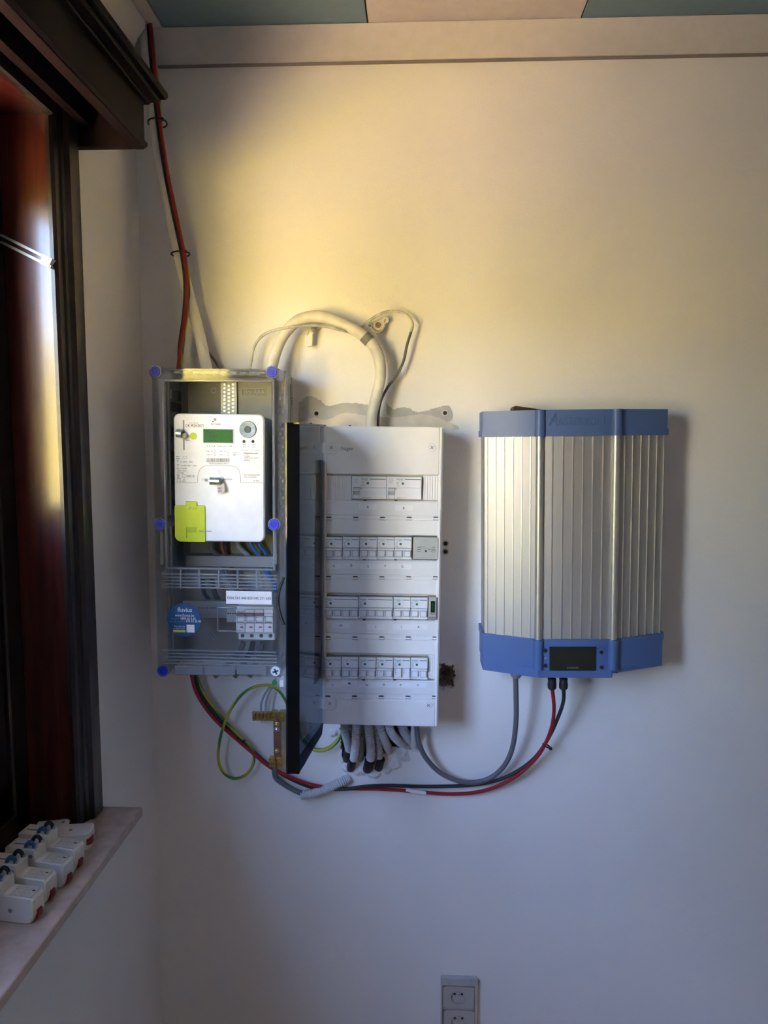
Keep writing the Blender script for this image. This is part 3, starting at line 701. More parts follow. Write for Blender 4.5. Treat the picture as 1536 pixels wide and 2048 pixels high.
# ------------------------------------------------------------------ breakers in the board
def copy_thing(src, loc, label, roll=BR):
    r = src.copy(); COL.objects.link(r); r.location = loc; r.rotation_euler = (0, roll, 0); r['label'] = label
    for ch in list(src.children):
        c = ch.copy(); COL.objects.link(c); c.parent = r
        for g in list(ch.children):
            d = g.copy(); COL.objects.link(d); d.parent = c
    return r
class Loc:                                           # a thing modelled around its own origin
    def __init__(s, name, label, cat, group=None): s.root = obj(name, None); tag(s.root, label, cat, group)
    def part(s, name, mb, m, parent=None, label=None):
        o = obj(name, mb.mesh(name, m), parent or s.root)
        if label: o['label'] = label
        return o
    def bx(s, name, x0, x1, z0, z1, yf, yb, m, bev=.0003, parent=None): return s.part(name, MB().box(x0, x1, yf, yb, z0, z1, bev), m, parent)
MW = .01735; BH = .0455
def breaker(n, label, off=False):
    t = Loc('circuit_breaker', label, 'breaker', 'breakers with green stripes in the distribution board'); W = MW * n; h = W / 2
    t.bx('body', -h + .0002, h - .0002, 0, BH, -.0015, .028, SIDEB, .0003)
    fp = t.bx('face_plate', -h + .0002, h - .0002, .0242, BH, -.0075, -.0014, BREAK, .0005)
    t.bx('green_stripe', -h + MW * 1.05, h - .0018, .0398, .0410, -.0077, -.0070, GREEN, 0, fp)
    text(fp, 'Schneider', -h + MW * .5, -.0076, .0407, .0142, .0030, GREEN)
    text(fp, 'Electric', -h + MW * .60, -.0076, .0377, .006, .0014, GREEN)
    t.bx('status_square', -h + .0102, -h + .0145, .0296, .0340, -.0077, -.0070, GREEN, 0, fp)
    for k, wd in enumerate((.0042, .0034, .0040, .0058)): text(fp, ('R9F', 'C20', '6kA', '230/400V')[k], -h + .0018 + wd / 2, -.0076, .0348 - k * .0026, wd, .0013, GINK)
    for k in range(1, n): t.bx('pole_seam', -h + MW * k - .00015, -h + MW * k + .00015, .0245, .0452, -.0078, -.0070, TOGG, 0, fp)
    if off:
        for k in range(n):
            c = -h + MW * (k + .5); pp = t.bx('toggle_plate', c - .0072, c + .0072, .0045, .0232, -.0068, -.0014, STICK, .0005)
            t.bx('print_bar', c - .0052, c - .0046, .011, .021, -.0070, -.006, GINK, 0, pp); t.bx('print_tick', c - .0046, c - .002, .0200, .0206, -.0070, -.006, GINK, 0, pp)
            t.bx('print_tick', c - .0046, c - .002, .0150, .0155, -.0070, -.006, GINK, 0, pp); t.bx('print_dot', c + .0035, c + .0046, .0062, .0072, -.0070, -.006, GINK, 0, pp)
        t.bx('lower_face', -h + .0004, h - .0004, .0002, .0044, -.0055, -.0014, BREAK, .0004)
        return t.root
    mb = MB(); mb.prism_x([(-.0014, .0178), (-.0085, .0182), (-.0102, .0200), (-.0098, .0222), (-.0070, .0236), (-.0014, .0238)], -h + .0008, h - .0008); t.part('toggle_bar', mb, TOGG)
    lf = t.bx('lower_face', -h + .0004, h - .0004, .0002, .0176, -.0022, -.0012, BREAKG, .0003)
    for k in range(n):
        c = -h + MW * (k + .5)
        mb = MB(); mb.prism_x([(-.0020, .0055), (-.0060, .0060), (-.0066, .0085), (-.0048, .0168), (-.0020, .0176)], c - .0058, c + .0058); tg = t.part('toggle', mb, BREAK)
        t.bx('toggle_lip', c - .0050, c + .0050, .0068, .0082, -.0072, -.0058, STICK, .0003, tg)
        t.bx('pole_rim', c - .0086, c - .0066, .0002, .0176, -.0052, -.0014, BREAK, .0004)
        t.bx('pole_foot', c - .0086, c + .0086, .0002, .0050, -.0056, -.0014, BREAK, .0004)
    text(t.root, 'C20A', -h + .0042, -.0057, .0030, .0052, .0014, GINK); text(t.root, '30mA', -h + .0122, -.0057, .0034, .0048, .0014, GINK)
    return t.root
def at_board(px, py):                                # bottom of a module standing proud of the cover
    return P(px, py, dB)
def rcd(label):
    t = Loc('residual_current_device', label, 'breaker', 'wide residual current devices in the top row'); h = .035
    t.bx('body', -h + .0002, h - .0002, 0, BH, -.0015, .028, SIDEB, .0003)
    fp = t.bx('face_plate', -h + .0002, h - .0002, .0232, BH, -.0075, -.0014, BREAK, .0005)
    mb = MB(); mb.prism([(-.0265 + .0048 * math.cos(a * .314), .0388 + .0027 * math.sin(a * .314)) for a in range(20)], -.0092, -.007, .0006); t.part('test_button', mb, TOGG, fp)
    text(fp, 'Test', -.0265, -.0076, .0336, .008, .0013, GINK)
    text(fp, 'Schneider', -.0085, -.0076, .0407, .0142, .0030, GREEN); text(fp, 'Electric', -.0070, -.0076, .0380, .006, .0014, GREEN)
    t.bx('green_stripe', .0012, h - .0018, .0393, .0407, -.0077, -.0070, GREEN, 0, fp)
    t.bx('status_square', -.0048, -.0004, .0296, .0340, -.0077, -.0070, GREEN, 0, fp)
    for k, wd in enumerate((.005, .0042, .005, .0062)): text(fp, ('R9R', '40A', '300mA', '230/400V')[k], -.0150 + wd / 2, -.0076, .0345 - k * .0026, wd, .0013, GINK)
    lf = t.part('lower_face', MB().prism_x([(-.0014, .0002), (-.0060, .0006), (-.0064, .0060), (-.0050, .0110), (-.0058, .0200), (-.0066, .0229), (-.0014, .0230)], -.0185, h - .0004), BREAK)
    text(lf, 'R9R41440', -.006, -.0066, .0030, .015, .0013, GINK); text(lf, 'CE', .0035, -.0066, .0042, .003, .0012, GINK)
    tg = t.part('toggle', MB().prism_x([(-.0014, .0150), (-.0090, .0158), (-.0100, .0190), (-.0085, .0215), (-.0014, .0225)], -.0318, -.0195), TOGG)
    t.bx('toggle_well', -.0318, -.0192, .0085, .0148, -.0024, -.001, BREAKG, .0002); t.bx('well_edge', -.0322, -.0315, .003, .0180, -.0060, -.001, GREYM, .0002)
    t.bx('lower_plate', -.0318, -.0190, .0004, .0083, -.0056, -.001, BREAK, .0004); t.bx('toggle_stop', -.0193, -.0155, .0198, .0230, -.0078, -.001, BREAKG, .0004); t.bx('left_rim', -.0347, -.0322, .0003, .0230, -.0060, -.001, BREAK, .0003)
    return t.root
ra_ = rcd('wide residual current device above the A sticker, left in the top row'); ra_.location = at_board(738.3, 997.5); ra_.rotation_euler = (0, BR, 0)
copy_thing(ra_, at_board(808.0, 998.3), 'wide residual current device above the B sticker, right in the top row')
b2 = breaker(2, 'two-pole breaker with green stripe directly above the C sticker'); b2.location = at_board(668, 1117.6); b2.rotation_euler = (0, BR, 0)
for px, py, ch in ((702.7, 1117.6, 'D'), (737.2, 1117.8, 'E'), (771.7, 1118, 'F'), (806, 1118.2, 'G'), (803.6, 1237.3, 'J'), (838, 1237.8, 'K'),
                   (666, 1355.6, 'L'), (700.4, 1355.9, 'M'), (734.9, 1356.3, 'N'), (769.3, 1356.7, 'O'), (838, 1357.6, 'Q')):
    copy_thing(b2, at_board(px, py), 'two-pole breaker with green stripe directly above the %s sticker' % ch)
b4 = breaker(4, 'four-pole breaker with long green stripe above the H sticker'); b4.location = at_board(683.7, 1236); b4.rotation_euler = (0, BR, 0)
copy_thing(b4, at_board(751.9, 1236.6), 'four-pole breaker with long green stripe above the I sticker')
bo = breaker(2, 'flat-faced two-pole switch without toggle bar above the P sticker', True); bo.location = at_board(803.7, 1357.2); bo.rotation_euler = (0, BR, 0)
# grey control module at the end of the second row
t = Loc('control_module', 'plain grey module with printed wiring diagram beside the G breaker', 'module'); t.root.location = at_board(851, 1118.3); t.root.rotation_euler = (0, BR, 0)
t.bx('body', -.0258, .0258, -.0005, .0460, -.0010, .028, GREYM, .0003); fp = t.bx('face_plate', -.0225, .0253, .0004, .0448, -.0055, -.001, MODG, .0008)
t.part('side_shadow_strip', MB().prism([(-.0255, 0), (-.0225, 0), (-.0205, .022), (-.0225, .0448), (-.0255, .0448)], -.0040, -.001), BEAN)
text(fp, 'X-control', -.008, -.0056, .0262, .014, .0026, INK); text(fp, '230V', .0165, -.0056, .0265, .006, .0016, INK)
for a, b, c, e in ((-.017, -.010, .016, .0245), (.012, .019, .0155, .0245), (.006, .0095, .0195, .0225)):
    mb = MB()
    for q in ((a, b, c, c + .0005), (a, b, e - .0005, e), (a, a + .0005, c, e), (b - .0005, b, c, e)): mb.box(q[0], q[1], -.0057, -.005, q[2], q[3])
    mb.box(a + .0015, b - .0015, -.0057, -.005, (c + e) / 2 - .0006, (c + e) / 2 + .0006); t.part('printed_box', mb, INK, fp)
t.part('printed_line', MB().box(-.010, .006, -.0057, -.005, .0215, .0219), INK, fp); t.part('printed_symbol', MB().prism(circle(.0005, .0175, .0021, 12), -.0058, -.005), INK, fp)
# slim energy counter at the end of the third row
t = Loc('energy_counter', 'slim beige counter with dark green display beside the K breaker', 'counter'); t.root.location = at_board(864.9, 1238.3); t.root.rotation_euler = (0, BR, 0)
t.bx('body', -.0088, .0088, 0, .0470, -.0065, .028, BEAN, .0005); bz = t.bx('display_frame', -.0058, .0062, .0110, .0440, -.0075, -.006, MODG, .0005)
t.bx('display', -.0042, .0044, .0155, .0395, -.0080, -.007, mat('dark_green_lcd', (.008, .03, .012), .2), .0003, bz)
text(t.root, '0000', 0, -.0081, .0275, .0025, .014, mat('lcd_segments', (.01, .10, .03), .5)); text(t.root, 'PRO1D', 0, -.0078, .0128, .010, .0020, INK)
t.bx('foot_strip', -.0080, .0080, .0010, .0060, -.0072, -.006, GREYM, .0004); t.bx('side_edge', .0072, .0088, .0005, .046, -.0068, -.006, GREYD, 0)
# ------------------------------------------------------------------ meter enclosure with clear cover
MR = .009
ME = Dev('meter_enclosure', 'tall grey meter enclosure with clear ribbed cover and blue corner screws', 'meter box', 435, 1352, 0.0, MR)
dC = .170; dS = .085
ex0, ex1, ez0, ez1 = ME.rect(309, 737, 559, 1352, dC)
mb = MB(); bx0, bx1 = ex0 + .004, ex1 - .002
mb.box(bx0, bx1, -.006, -.001, ez0 + .003, ez1 - .003)
mb.box(bx0, bx0 + .003, -dS, -.006, ez0 + .003, ez1 - .003, .0006); mb.box(bx1 - .003, bx1, -dS, -.006, ez0 + .003, ez1 - .003, .0006)
mb.box(bx0 + .003, bx1 - .003, -dS, -.006, ez0 + .003, ez0 + .006); mb.box(bx0 + .003, bx1 - .003, -dS, -.006, ez1 - .006, ez1 - .003)
base = ME.part('base_box', mb, GREYB)
for k in range(7):                                    # knock-out panels on the right flank, slots on the left one
    z = ez1 - .03 - k * .0215
    ME.part('knockout_panel', MB().box(bx1 - .0005, bx1 + .0022, -.078, -.038, z - .0200, z, .0008), GREYB, base)
ME.part('flank_strip', MB().box(bx1 - .0005, bx1 + .003, -.030, -.012, ez0 + .02, ez1 - .02, .0008), GREYB, base)
for k in range(3): ME.part('flank_vent', MB().box(bx1 + .0025, bx1 + .0034, -.027, -.015, ez1 - .05 - k * .006, ez1 - .047 - k * .006), GREYD, base)
for k in range(13):
    z = ez1 - .035 - k * .0255
    ME.part('knockout_panel', MB().box(bx0 + .0025, bx0 + .0055, -.080, -.045, z - .020, z, .0008), GREYD if k % 2 else GREYM, base)
    ME.part('knockout_panel', MB().box(bx0 + .0025, bx0 + .0050, -.040, -.014, z - .021, z - .001, .0008), GREYD, base)
ME.bx('mounting_plate', 378, 762, 545, 1128, .035, .012, mat('plate_grey_green', (.21, .21, .16), .5), .001, base)
ME.bx('floor_step', 372, 1112, 548, 1134, .07, .012, GREYM, .001, base)
rail = ME.bx('perforated_strip', 441, 764, 474, 850, .040, .034, mat('galvanised_strip', (.26, .27, .25), .4, .4), .0006, base)
mb = MB()
for k in range(11):
    for j in range(3):
        a, b, c, e = ME.rect(447 + j * 8.5, 767 + k * 7.6 + (j % 2) * 3, 451 + j * 8.5, 771 + k * 7.6 + (j % 2) * 3, .041); mb.box(a, b, -.0412, -.039, c, e, .0003)
ME.part('strip_studs', mb, STEEL, rail)
fr = ME.rect(483, 776, 531, 792, .037); mb = MB()
for q in ((fr[0], fr[1], fr[2], fr[2] + .001), (fr[0], fr[1], fr[3] - .001, fr[3]), (fr[0], fr[0] + .001, fr[2], fr[3]), (fr[1] - .001, fr[1], fr[2], fr[3])): mb.box(q[0], q[1], -.0375, -.034, q[2], q[3])
ME.part('moulded_frame', mb, GREYB, base)
ME.text('tlcv AAA', 488, 779, 529, 789, .0372, GREYB, base)
c = ME.p(427, 781, .036); ME.part('moulded_ring', MB().lathe((c.x, -.034, c.z), (0, -1, 0), [(0, .0062), (.002, .0062), (.002, .0045), (.0006, .0042)], 18), GREYB, base)
# din rail and terminals of the lower compartment
rl = ME.bx('rail_cover', 365, 1202, 476, 1236, .070, .055, mat('rail_cover_grey', (.36, .38, .40), .4), .001, base)
for k in range(9):
    c = ME.p(398 + k * 5.4, 1216, .0705); ME.part('rail_hole', MB().lathe((c.x, -.069, c.z), (0, -1, 0), [(0, .0014), (.0012, .0014)], 10), DARK, rl)
tb = ME.bx('terminal_plate', 453, 1209, 474, 1245, .078, .06, mat('terminal_grey', (.38, .39, .40), .45), .001, base)
for k in range(4):
    c = ME.p(456 + k * 4.8, 1227, .0785); ME.part('terminal_hole', MB().lathe((c.x, -.077, c.z), (0, -1, 0), [(0, .0016), (.0012, .0016)], 10), DARK, tb)
# clear cover
mb = MB()
gap = ME.rect(333, 764, 546, 1135, dC)
mb.box(ex0, gap[0], -dC, -dC + .003, ez0, ez1, .0008); mb.box(gap[1], ex1, -dC, -dC + .003, ez0, ez1, .0008)
mb.box(gap[0], gap[1], -dC, -dC + .003, ez0, gap[2], .0008); mb.box(gap[0], gap[1], -dC, -dC + .003, gap[3], ez1, .0008)
mb.box(ex0, ex0 + .003, -dC + .003, -dS + .004, ez0, ez1); mb.box(ex1 - .003, ex1, -dC + .003, -dS + .004, ez0, ez1)
mb.box(ex0 + .003, ex1 - .003, -dC + .003, -dS + .004, ez0, ez0 + .003); mb.box(ex0 + .003, ex1 - .003, -dC + .003, -dS + .004, ez1 - .003, ez1)
cov = ME.part('clear_cover', mb, CLEAR, label='clear plastic cover')
mb = MB(); o = .004
for q in ((gap[0] - o, gap[0], gap[2] - o, gap[3] + o), (gap[1], gap[1] + o, gap[2] - o, gap[3] + o), (gap[0], gap[1], gap[2] - o, gap[2]), (gap[0], gap[1], gap[3], gap[3] + o)): mb.box(q[0], q[1], -dC - .0055, -dC, q[2], q[3], .0008)
ME.part('window_rim', mb, CLEARR, cov)
mb = MB(); mb.box(ex1 - .001, ex1 + .004, -dS - .006, -dS + .008, ez0 - .001, ez1 + .001, .001); mb.box(ex0 - .004, ex0 + .001, -dS - .006, -dS + .008, ez0 - .001, ez1 + .001, .001)
mb.box(ex0, ex1, -dS - .006, -dS + .008, ez1 - .001, ez1 + .003, .001); ME.part('cover_flange', mb, CLEARR, cov)
for k in range(5):
    ME.bx('cover_rib', 322, 1148.5 + k * 6.6, 553, 1151.5 + k * 6.6, dC + .0032, dC, CLEARR, .0007, cov)
    ME.bx('cover_rib', 325, 1301.5 + k * 6.6, 553, 1304 + k * 6.6, dC + .0032, dC, CLEARR, .0007, cov)
for px in (361, 398, 437, 475, 513): ME.bx('cover_divider', px - 1.6, 1139, px + 1.6, 1178, dC + .0040, dC, CLEARR, .0006, cov)
for a, b in ((348, 406), (409, 470), (473, 533)): ME.bx('bottom_pad', a, 1332, b, 1350, dC + .004, dC, CLEARR, .0022, cov)
for px in (322.5, 550.5): ME.bx('cover_groove', px - 3, 1062, px + 3, 1130, dC + .0055, dC, CLEARR, .0022, cov)
mb = MB()
for k in range(34):
    z = ez1 - .035 - k * .0086; mb.box(ex1 - .0036, ex1 - .0014, -dC + .012 + (k % 2) * .03, -dC + .030 + (k % 2) * .03, z - .006, z, .0004)
ME.part('notched_edge', mb, CLEARR, cov)
mb = MB()
for k in range(10):
    x = ex0 + .040 + k * .0185; mb.box(x, x + .012, -dC + .012, -dC + .05, ez1 - .009, ez1 - .004, .0006)
ME.part('notched_top', mb, CLEARR, cov)
a, b, c, e = ME.rect(435, 1215, 474, 1263, dC - .002); mb = MB()
for q in ((a, b, c, c + .0012), (a, b, e - .0012, e), (a, a + .0012, c, e)): mb.box(q[0], q[1], -dC - .001, -dC + .004, q[2], q[3])
ME.part('cutout_rim', mb, CLEARR, cov)
a, b, c, e = ME.rect(420, 1266, 432, 1281, dC + .001); mx_ = (a + b) / 2; mb = MB()
for p0, p1 in (((mx_, e), (a, c + .004)), ((mx_, e), (b, c + .004)), ((a, c + .004), (a + .003, c + .006)), ((b, c + .004), (b - .003, c + .006)), ((a + .003, c), (mx_, c + .004)), ((b - .003, c), (mx_, c + .004))):
    mb.bar((p0[0], -dC - .0004, p0[1]), (p1[0], -dC - .0004, p1[1]), .0009, .0008)
ME.part('moulded_arrow', mb, CLEARR, cov)
for px, py, kind in ((310, 743, 0), (544, 744, 0), (319, 1049, 0), (548, 1049, 0), (325, 1342, 0), (551, 1343, 1)):
    c = ME.p(px, py, dC + .008)
    post = ME.part('screw_post', MB().lathe((c.x, -dS, c.z), (0, -1, 0), [(0, .0105), (dC - dS + .004, .0120), (dC - dS + .007, .0124), (dC - dS + .007, .0102), (dC - dS + .003, .0100)], 24), CLEARR, cov)
    y = -dC - .0045
    if kind == 0:
        s_ = ME.part('corner_screw', MB().lathe((c.x, y, c.z), (0, -1, 0), [(0, .0098), (.0030, .0098), (.0038, .0090), (.0038, .0062), (.0026, .0058), (.0026, .0032), (.0036, .0030), (.0036, .0016), (.0020, .0014)], 24), BLUEC, post, 'blue corner screw')
        ME.part('screw_recess', MB().lathe((c.x, y - .0020, c.z), (0, -1, 0), [(0, .0060), (.0009, .0060), (.0009, .0034), (.0002, .0030)], 20), mat('blue_recess', (.004, .012, .35), .4), post)
    else:
        s_ = ME.part('corner_screw', MB().lathe((c.x, y, c.z), (0, -1, 0), [(0, .0096), (.0030, .0096), (.0036, .0088)], 24), WHITEP, post, 'white cross-head corner screw')
        mb = MB()
        for t in (.35, .35 + math.pi / 2):
            dx, dz = math.cos(t) * .0062, math.sin(t) * .0062; mb.bar((c.x - dx, y - .0037, c.z - dz), (c.x + dx, y - .0037, c.z + dz), .0034, .0008)
        ME.part('screw_cross', mb, GREYD, post)
# stickers on the cover
c = ME.p(368, 1240, dC + .001); R = .0340
stk = ME.part('round_sticker', MB().prism(circle(c.x, c.z, R, 48), -dC - .0008, -dC - .0001), STBLUE, label='round blue utility sticker with white lettering')
ME.text('fluvius', 355, 1215, 384, 1224, dC + .0009, WHITEP, stk, bold=True); ME.text('www.fluvius.be', 350, 1227.5, 388, 1233.5, dC + .0009, WHITEP, stk)
ME.text('0800 65 0 65', 361, 1234.5, 391, 1239.5, dC + .0009, WHITEP, stk, bold=True); ME.text('078 35 35 00', 372, 1240, 402, 1245, dC + .0009, WHITEP, stk, bold=True)
ME.text('Gasgeur', 341, 1236, 359, 1238.5, dC + .0009, GREYL, stk); ME.text('Storing of defect', 339, 1242, 370, 1244.5, dC + .0009, GREYL, stk)
ME.text('Meer weten over', 349, 1251, 370, 1254, dC + .0009, WHITEP, stk); ME.text('uw digitale meter?', 347, 1255.5, 370, 1258.5, dC + .0009, WHITEP, stk)
ME.bx('yellow_band', 346, 1260, 371, 1264.5, dC + .0011, dC, YELL, .0003, stk)
ME.bx('white_square', 373, 1249.5, 389, 1265, dC + .0011, dC, WHITEP, .0002, stk)
lb = ME.bx('number_label', 452, 1182.5, 543.5, 1208.5, dC + .0010, dC + .0001, STICK, .0002, label='white number label')
ME.text('EAN 541 448 820 045 271 630', 455, 1193.5, 542, 1199, dC + .0011, INK, lb)
# lead seal under the cover corner
SE = Dev('wire_seal', 'green wire seal with small white tag below the cross-head corner screw', 'seal', 551, 1366, .155, 0)
SE.part('seal_body', MB().lathe(SE.p(549, 1364, .165), (0.2, -1, 0), [(-.004, .0042), (.004, .0052), (.006, .0040), (.006, .0015)], 14), SEALG)
SE.part('seal_wire', MB().tube([SE.p(551, 1346, .172), SE.p(553, 1353, .178), SE.p(550, 1360, .172)], .0007, 6), STEEL)
tg = SE.bx('seal_tag', 559, 1351, 567, 1374, .166, .165, STICK, .0002); SE.text('24', 560.5, 1354, 565, 1360, .1661, GINK, tg)

# ------------------------------------------------------------------ electricity meter inside the enclosure
dM = .152
EM = Dev('electricity_meter', 'white digital electricity meter with lime door inside the clear enclosure', 'meter', 440, 1084, 0.04, .012)
def Y(d): return EM.Y(d)
a, b, c, e = EM.rect(348.5, 828, 528.5, 1083, dM)
EM.part('meter_body', MB().prism(rrect(a + .004, b - .003, c + .004, e - .004, .016), Y(dM - .010), Y(.04), .001), GREYM, label='grey meter housing')
face = EM.part('front_cover', MB().prism(rrect(a, b, c, e, .0125, 7), Y(dM), Y(dM - .0105), .0022), WHITEP)
mb = MB(); seam = [(352, 965.5), (395, 965.5), (395.5, 952), (399, 940), (405, 934), (413, 931.5), (463, 931.5), (472, 934), (478, 941), (481, 952), (481.5, 965.5), (526, 965.5)]
for p0, p1 in zip(seam, seam[1:]): mb.bar(EM.p(*p0, dM + .0001), EM.p(*p1, dM + .0001), .0007, .0006)
mb.bar(EM.p(354, 1011, dM + .0001), EM.p(410, 1011, dM + .0001), .0007, .0006)
EM.part('cover_seam', mb, GREYM, face)
bz = EM.bx('display_bezel', 403.5, 856, 468, 887.5, dM + .0012, dM - .001, TOGG, .0008, face)
lcd = EM.bx('display', 406.5, 858.5, 466, 885.5, dM + .0016, dM, LCDG, .0003, bz, 'green lit display')
LI = mat('lcd_ink', (.004, .012, .004), .5)
EM.text('1.8.1', 414, 863, 429, 869, dM + .0018, LI, lcd); EM.text('3.590', 419, 870, 436, 877, dM + .0018, LI, lcd, bold=True); EM.text('kW', 458.5, 870, 465.5, 877, dM + .0018, LI, lcd)
for q in ((416, 880.5, 426, 882), (429.5, 880.5, 432, 882), (439.5, 880.5, 442, 882), (460, 880, 465, 882.5), (461, 863, 464.5, 865)): EM.bx('display_mark', *q, dM + .0018, dM + .001, LI, 0, lcd)
c = EM.p(496, 859, dM)
rg = EM.part('optical_port', MB().lathe((c.x, Y(dM) + .001, c.z), (0, -1, 0), [(0, .0168), (.003, .0166), (.0036, .0156), (.0030, .0070), (.0022, .0062)], 32), ZINC, face, 'zinc ring of the optical port')
EM.part('port_hole', MB().lathe((c.x, Y(dM) - .0005, c.z), (0, -1, 0), [(0, .0058), (.0022, .0058)], 20), GREYD, rg)
for px in (488, 506):
    c = EM.p(px, 883, dM); EM.part('pulse_lamp', MB().lathe((c.x, Y(dM), c.z), (0, -1, 0), [(-.001, .0030), (.0004, .0030)], 16), INK, face)
c = EM.p(387, 872, dM); EM.part('push_button', MB().lathe((c.x, Y(dM) + .001, c.z), (0, -1, 0), [(0, .0070), (.0016, .0070), (.0022, .0062)], 24), LIME, face, 'lime round button')
EM.bx('seal_slot', 366, 840, 369, 900, dM + .0002, dM - .001, GREYM, 0, face)
EM.text('XT211', 372, 834, 402, 841, dM + .0004, TOGG, face); EM.text('C€ M24 0071', 371, 848, 407, 854.5, dM + .0002, INK, face)
EM.text('SGC-1085-08', 379, 845, 396, 847, dM + .0002, GINK, face)
c = EM.p(430, 839, dM); EM.part('brand_dot', MB().prism(circle(c.x, c.z, .0029, 16), Y(dM + .0003), Y(dM - .0005)), GREYM, face)
c = EM.p(426, 843.3, dM); EM.part('brand_dot', MB().prism(circle(c.x, c.z, .0013, 12), Y(dM + .0003), Y(dM - .0005)), INK, face)
EM.text('SICONIA', 422, 846.5, 442, 850.5, dM + .0002, INK, face); EM.text('€ o', 456, 851.5, 463, 855, dM + .0002, GINK, face)
for st, q in (('1 2 3 4', (414, 891, 430, 894)), ('Bouton meter', (435, 891, 454, 893.5)), ('tarif', (458, 891, 464, 893.5)), ('1.8.1  O', (413.5, 901.5, 425, 904)), ('2.8.1  O', (439, 901.5, 451, 904)),
              ('1.8.2  C', (413.5, 908, 425, 910.5)), ('2.8.2  C', (439, 908, 451, 910.5)), ('LTE', (466, 904.5, 472, 907)), ('NB2', (466, 908.5, 472, 911)), ('1SAG0200367021', (418.5, 925.5, 457, 929)),
              ('Wh', (485, 888.5, 492, 890.5)), ('varh', (503, 888.5, 511, 890.5)), ('1000 imp/kWh', (482, 899.5, 497, 901.2)), ('1000 imp/kvarh', (501.5, 899.5, 518, 901.2)),
              ('Sagemcom', (487, 904.5, 516, 909)), ('CS 50001', (488, 911.5, 500, 913.5)), ('92848 RUEIL CEDEX', (488.5, 915, 517, 917)), ('FRANCE', (488, 919, 500, 921.5)), ('S/N 16AG0200367021', (488, 948.5, 520, 951.5)), ('HW: 253687026', (488, 953, 513, 955.5)), ('I5 50A', (507.5, 960.5, 518, 963)),
              ('3 x 230 V ~ 50Hz', (361, 922.5, 385, 925)), ('3 x 230 / 400 V ~ 50Hz', (362, 930, 393.5, 932.5)), ('0,25 - 5 (100)A', (353.5, 935.8, 374, 938.3)), ('-40°C / +70°C', (354, 940.5, 373, 943)), ('UC3 IP54', (354, 945, 368, 947.2)), ('OVC III', (373, 950, 388.5, 954.5)), ('— —', (352.5, 913, 359, 914)), ('— —', (352.5, 917, 359, 918))):
    EM.text(st, *q, dM + .0002, GINK if len(st) > 9 else INK, face)
for q in ((428, 900.5, 431.5, 905), (454.5, 900.5, 458, 905), (428, 907.5, 431.5, 912), (454.5, 907.5, 458, 912), (364.5, 949.5, 370.5, 955.5), (354, 957.5, 361.5, 963.5), (367, 912.5, 374, 917), (486.5, 892, 490.5, 896), (505, 892, 509, 896)):
    a, b, c, e = EM.rect(*q, dM); mb = MB(); k = .0004
    for r in ((a, b, c, c + k), (a, b, e - k, e), (a, a + k, c, e), (b - k, b, c, e)): mb.box(r[0], r[1], Y(dM + .0002), Y(dM - .0005), r[2], r[3])
    EM.part('printed_box', mb, GINK, face)
for cx in (355.7, 356.3):
    cy = 922 if cx < 356 else 930.5; mb = MB()
    for dx, dy in ((-2.6, -2.4), (2.6, -2.4), (0, 2.8)): mb.bar(EM.p(cx, cy, dM + .0001), EM.p(cx + dx, cy + dy, dM + .0001), .0006, .0004)
    EM.part('printed_star', mb, GINK, face)
mb = MB()
for p0, p1 in (((354, 950), (359, 956)), ((359, 950), (354, 956)), ((353.5, 949.6), (359.5, 949.6)), ((355, 957), (359, 957))): mb.bar(EM.p(*p0, dM + .0001), EM.p(*p1, dM + .0001), .0008, .0004)
EM.part('printed_bin', mb, GINK, face)
mb = MB(); tri = [(368, 957.5), (365, 963.3), (371, 963.3), (368, 957.5)]
for p0, p1 in zip(tri, tri[1:]): mb.bar(EM.p(*p0, dM + .0001), EM.p(*p1, dM + .0001), .0005, .0004)
EM.part('printed_triangle', mb, GINK, face)
mb = MB(); random.seed(3); px = 413.2
while px < 459:
    w_ = random.choice((.5, .5, .8, 1.1)); a, b, c, e = EM.rect(px, 916.5, px + w_, 924.5, dM); mb.box(a, b, Y(dM + .0002), Y(dM - .0005), c, e); px += w_ + random.choice((.5, .6, .9))
EM.part('barcode', mb, GINK, face)
# locking slot and lime customer door
EM.bx('lock_slot', 409, 957.5, 467, 961, dM + .0002, dM - .001, TOGG, 0, face); EM.bx('lock_slot_gap', 447, 957.6, 464, 959, dM + .0003, dM - .001, GREYM, 0, face)
EM.bx('slot_hatch', 409, 957.5, 416, 963, dM + .0004, dM - .001, GREYL, 0, face)
c = EM.p(440, 957, dM); EM.part('lock_collar', MB().lathe((c.x, Y(dM) + .001, c.z), (0, -1, 0), [(0, .0068), (.003, .0064), (.0035, .0050)], 20), WHITEP, face)
for q in ((437, 941.5, 441.5, 948), (404, 957, 407.5, 962)):
    a, b, c, e = EM.rect(*q, dM); mb = MB(); k = .0004
    for r in ((a, a + k, c, e), (b - k, b, c + (e - c) * .3, e), (a, b, e - k, e)): mb.box(r[0], r[1], Y(dM + .0002), Y(dM - .0005), r[2], r[3])
    EM.part('printed_padlock', mb, GINK, face)
a, b, c, e = EM.rect(350.5, 1011.5, 410.5, 1083.2, dM)
wa, wb, wc, we = EM.rect(373, 1054, 394, 1076, dM)
out = [(a, e), (a, c + .0125)] + [(a + .0125 - .0125 * math.cos(t * math.pi / 10), c + .0125 - .0125 * math.sin(t * math.pi / 10)) for t in range(1, 6)] + [(wa, c), (wa, e)]
mb = MB(); y0_, y1_ = Y(dM + .0030), Y(dM - .009)
mb.prism(out, y0_, y1_)
mb.box(wb, b, y0_, y1_, c, e); mb.box(wa, wb, y0_, y1_, we, e); mb.box(wa, wb, y0_, y1_, c, wc); mb.box(wa, wb, Y(dM + .0003), y1_, wc, we)
ld = EM.part('port_door', mb, LIME, label='lime green port door')
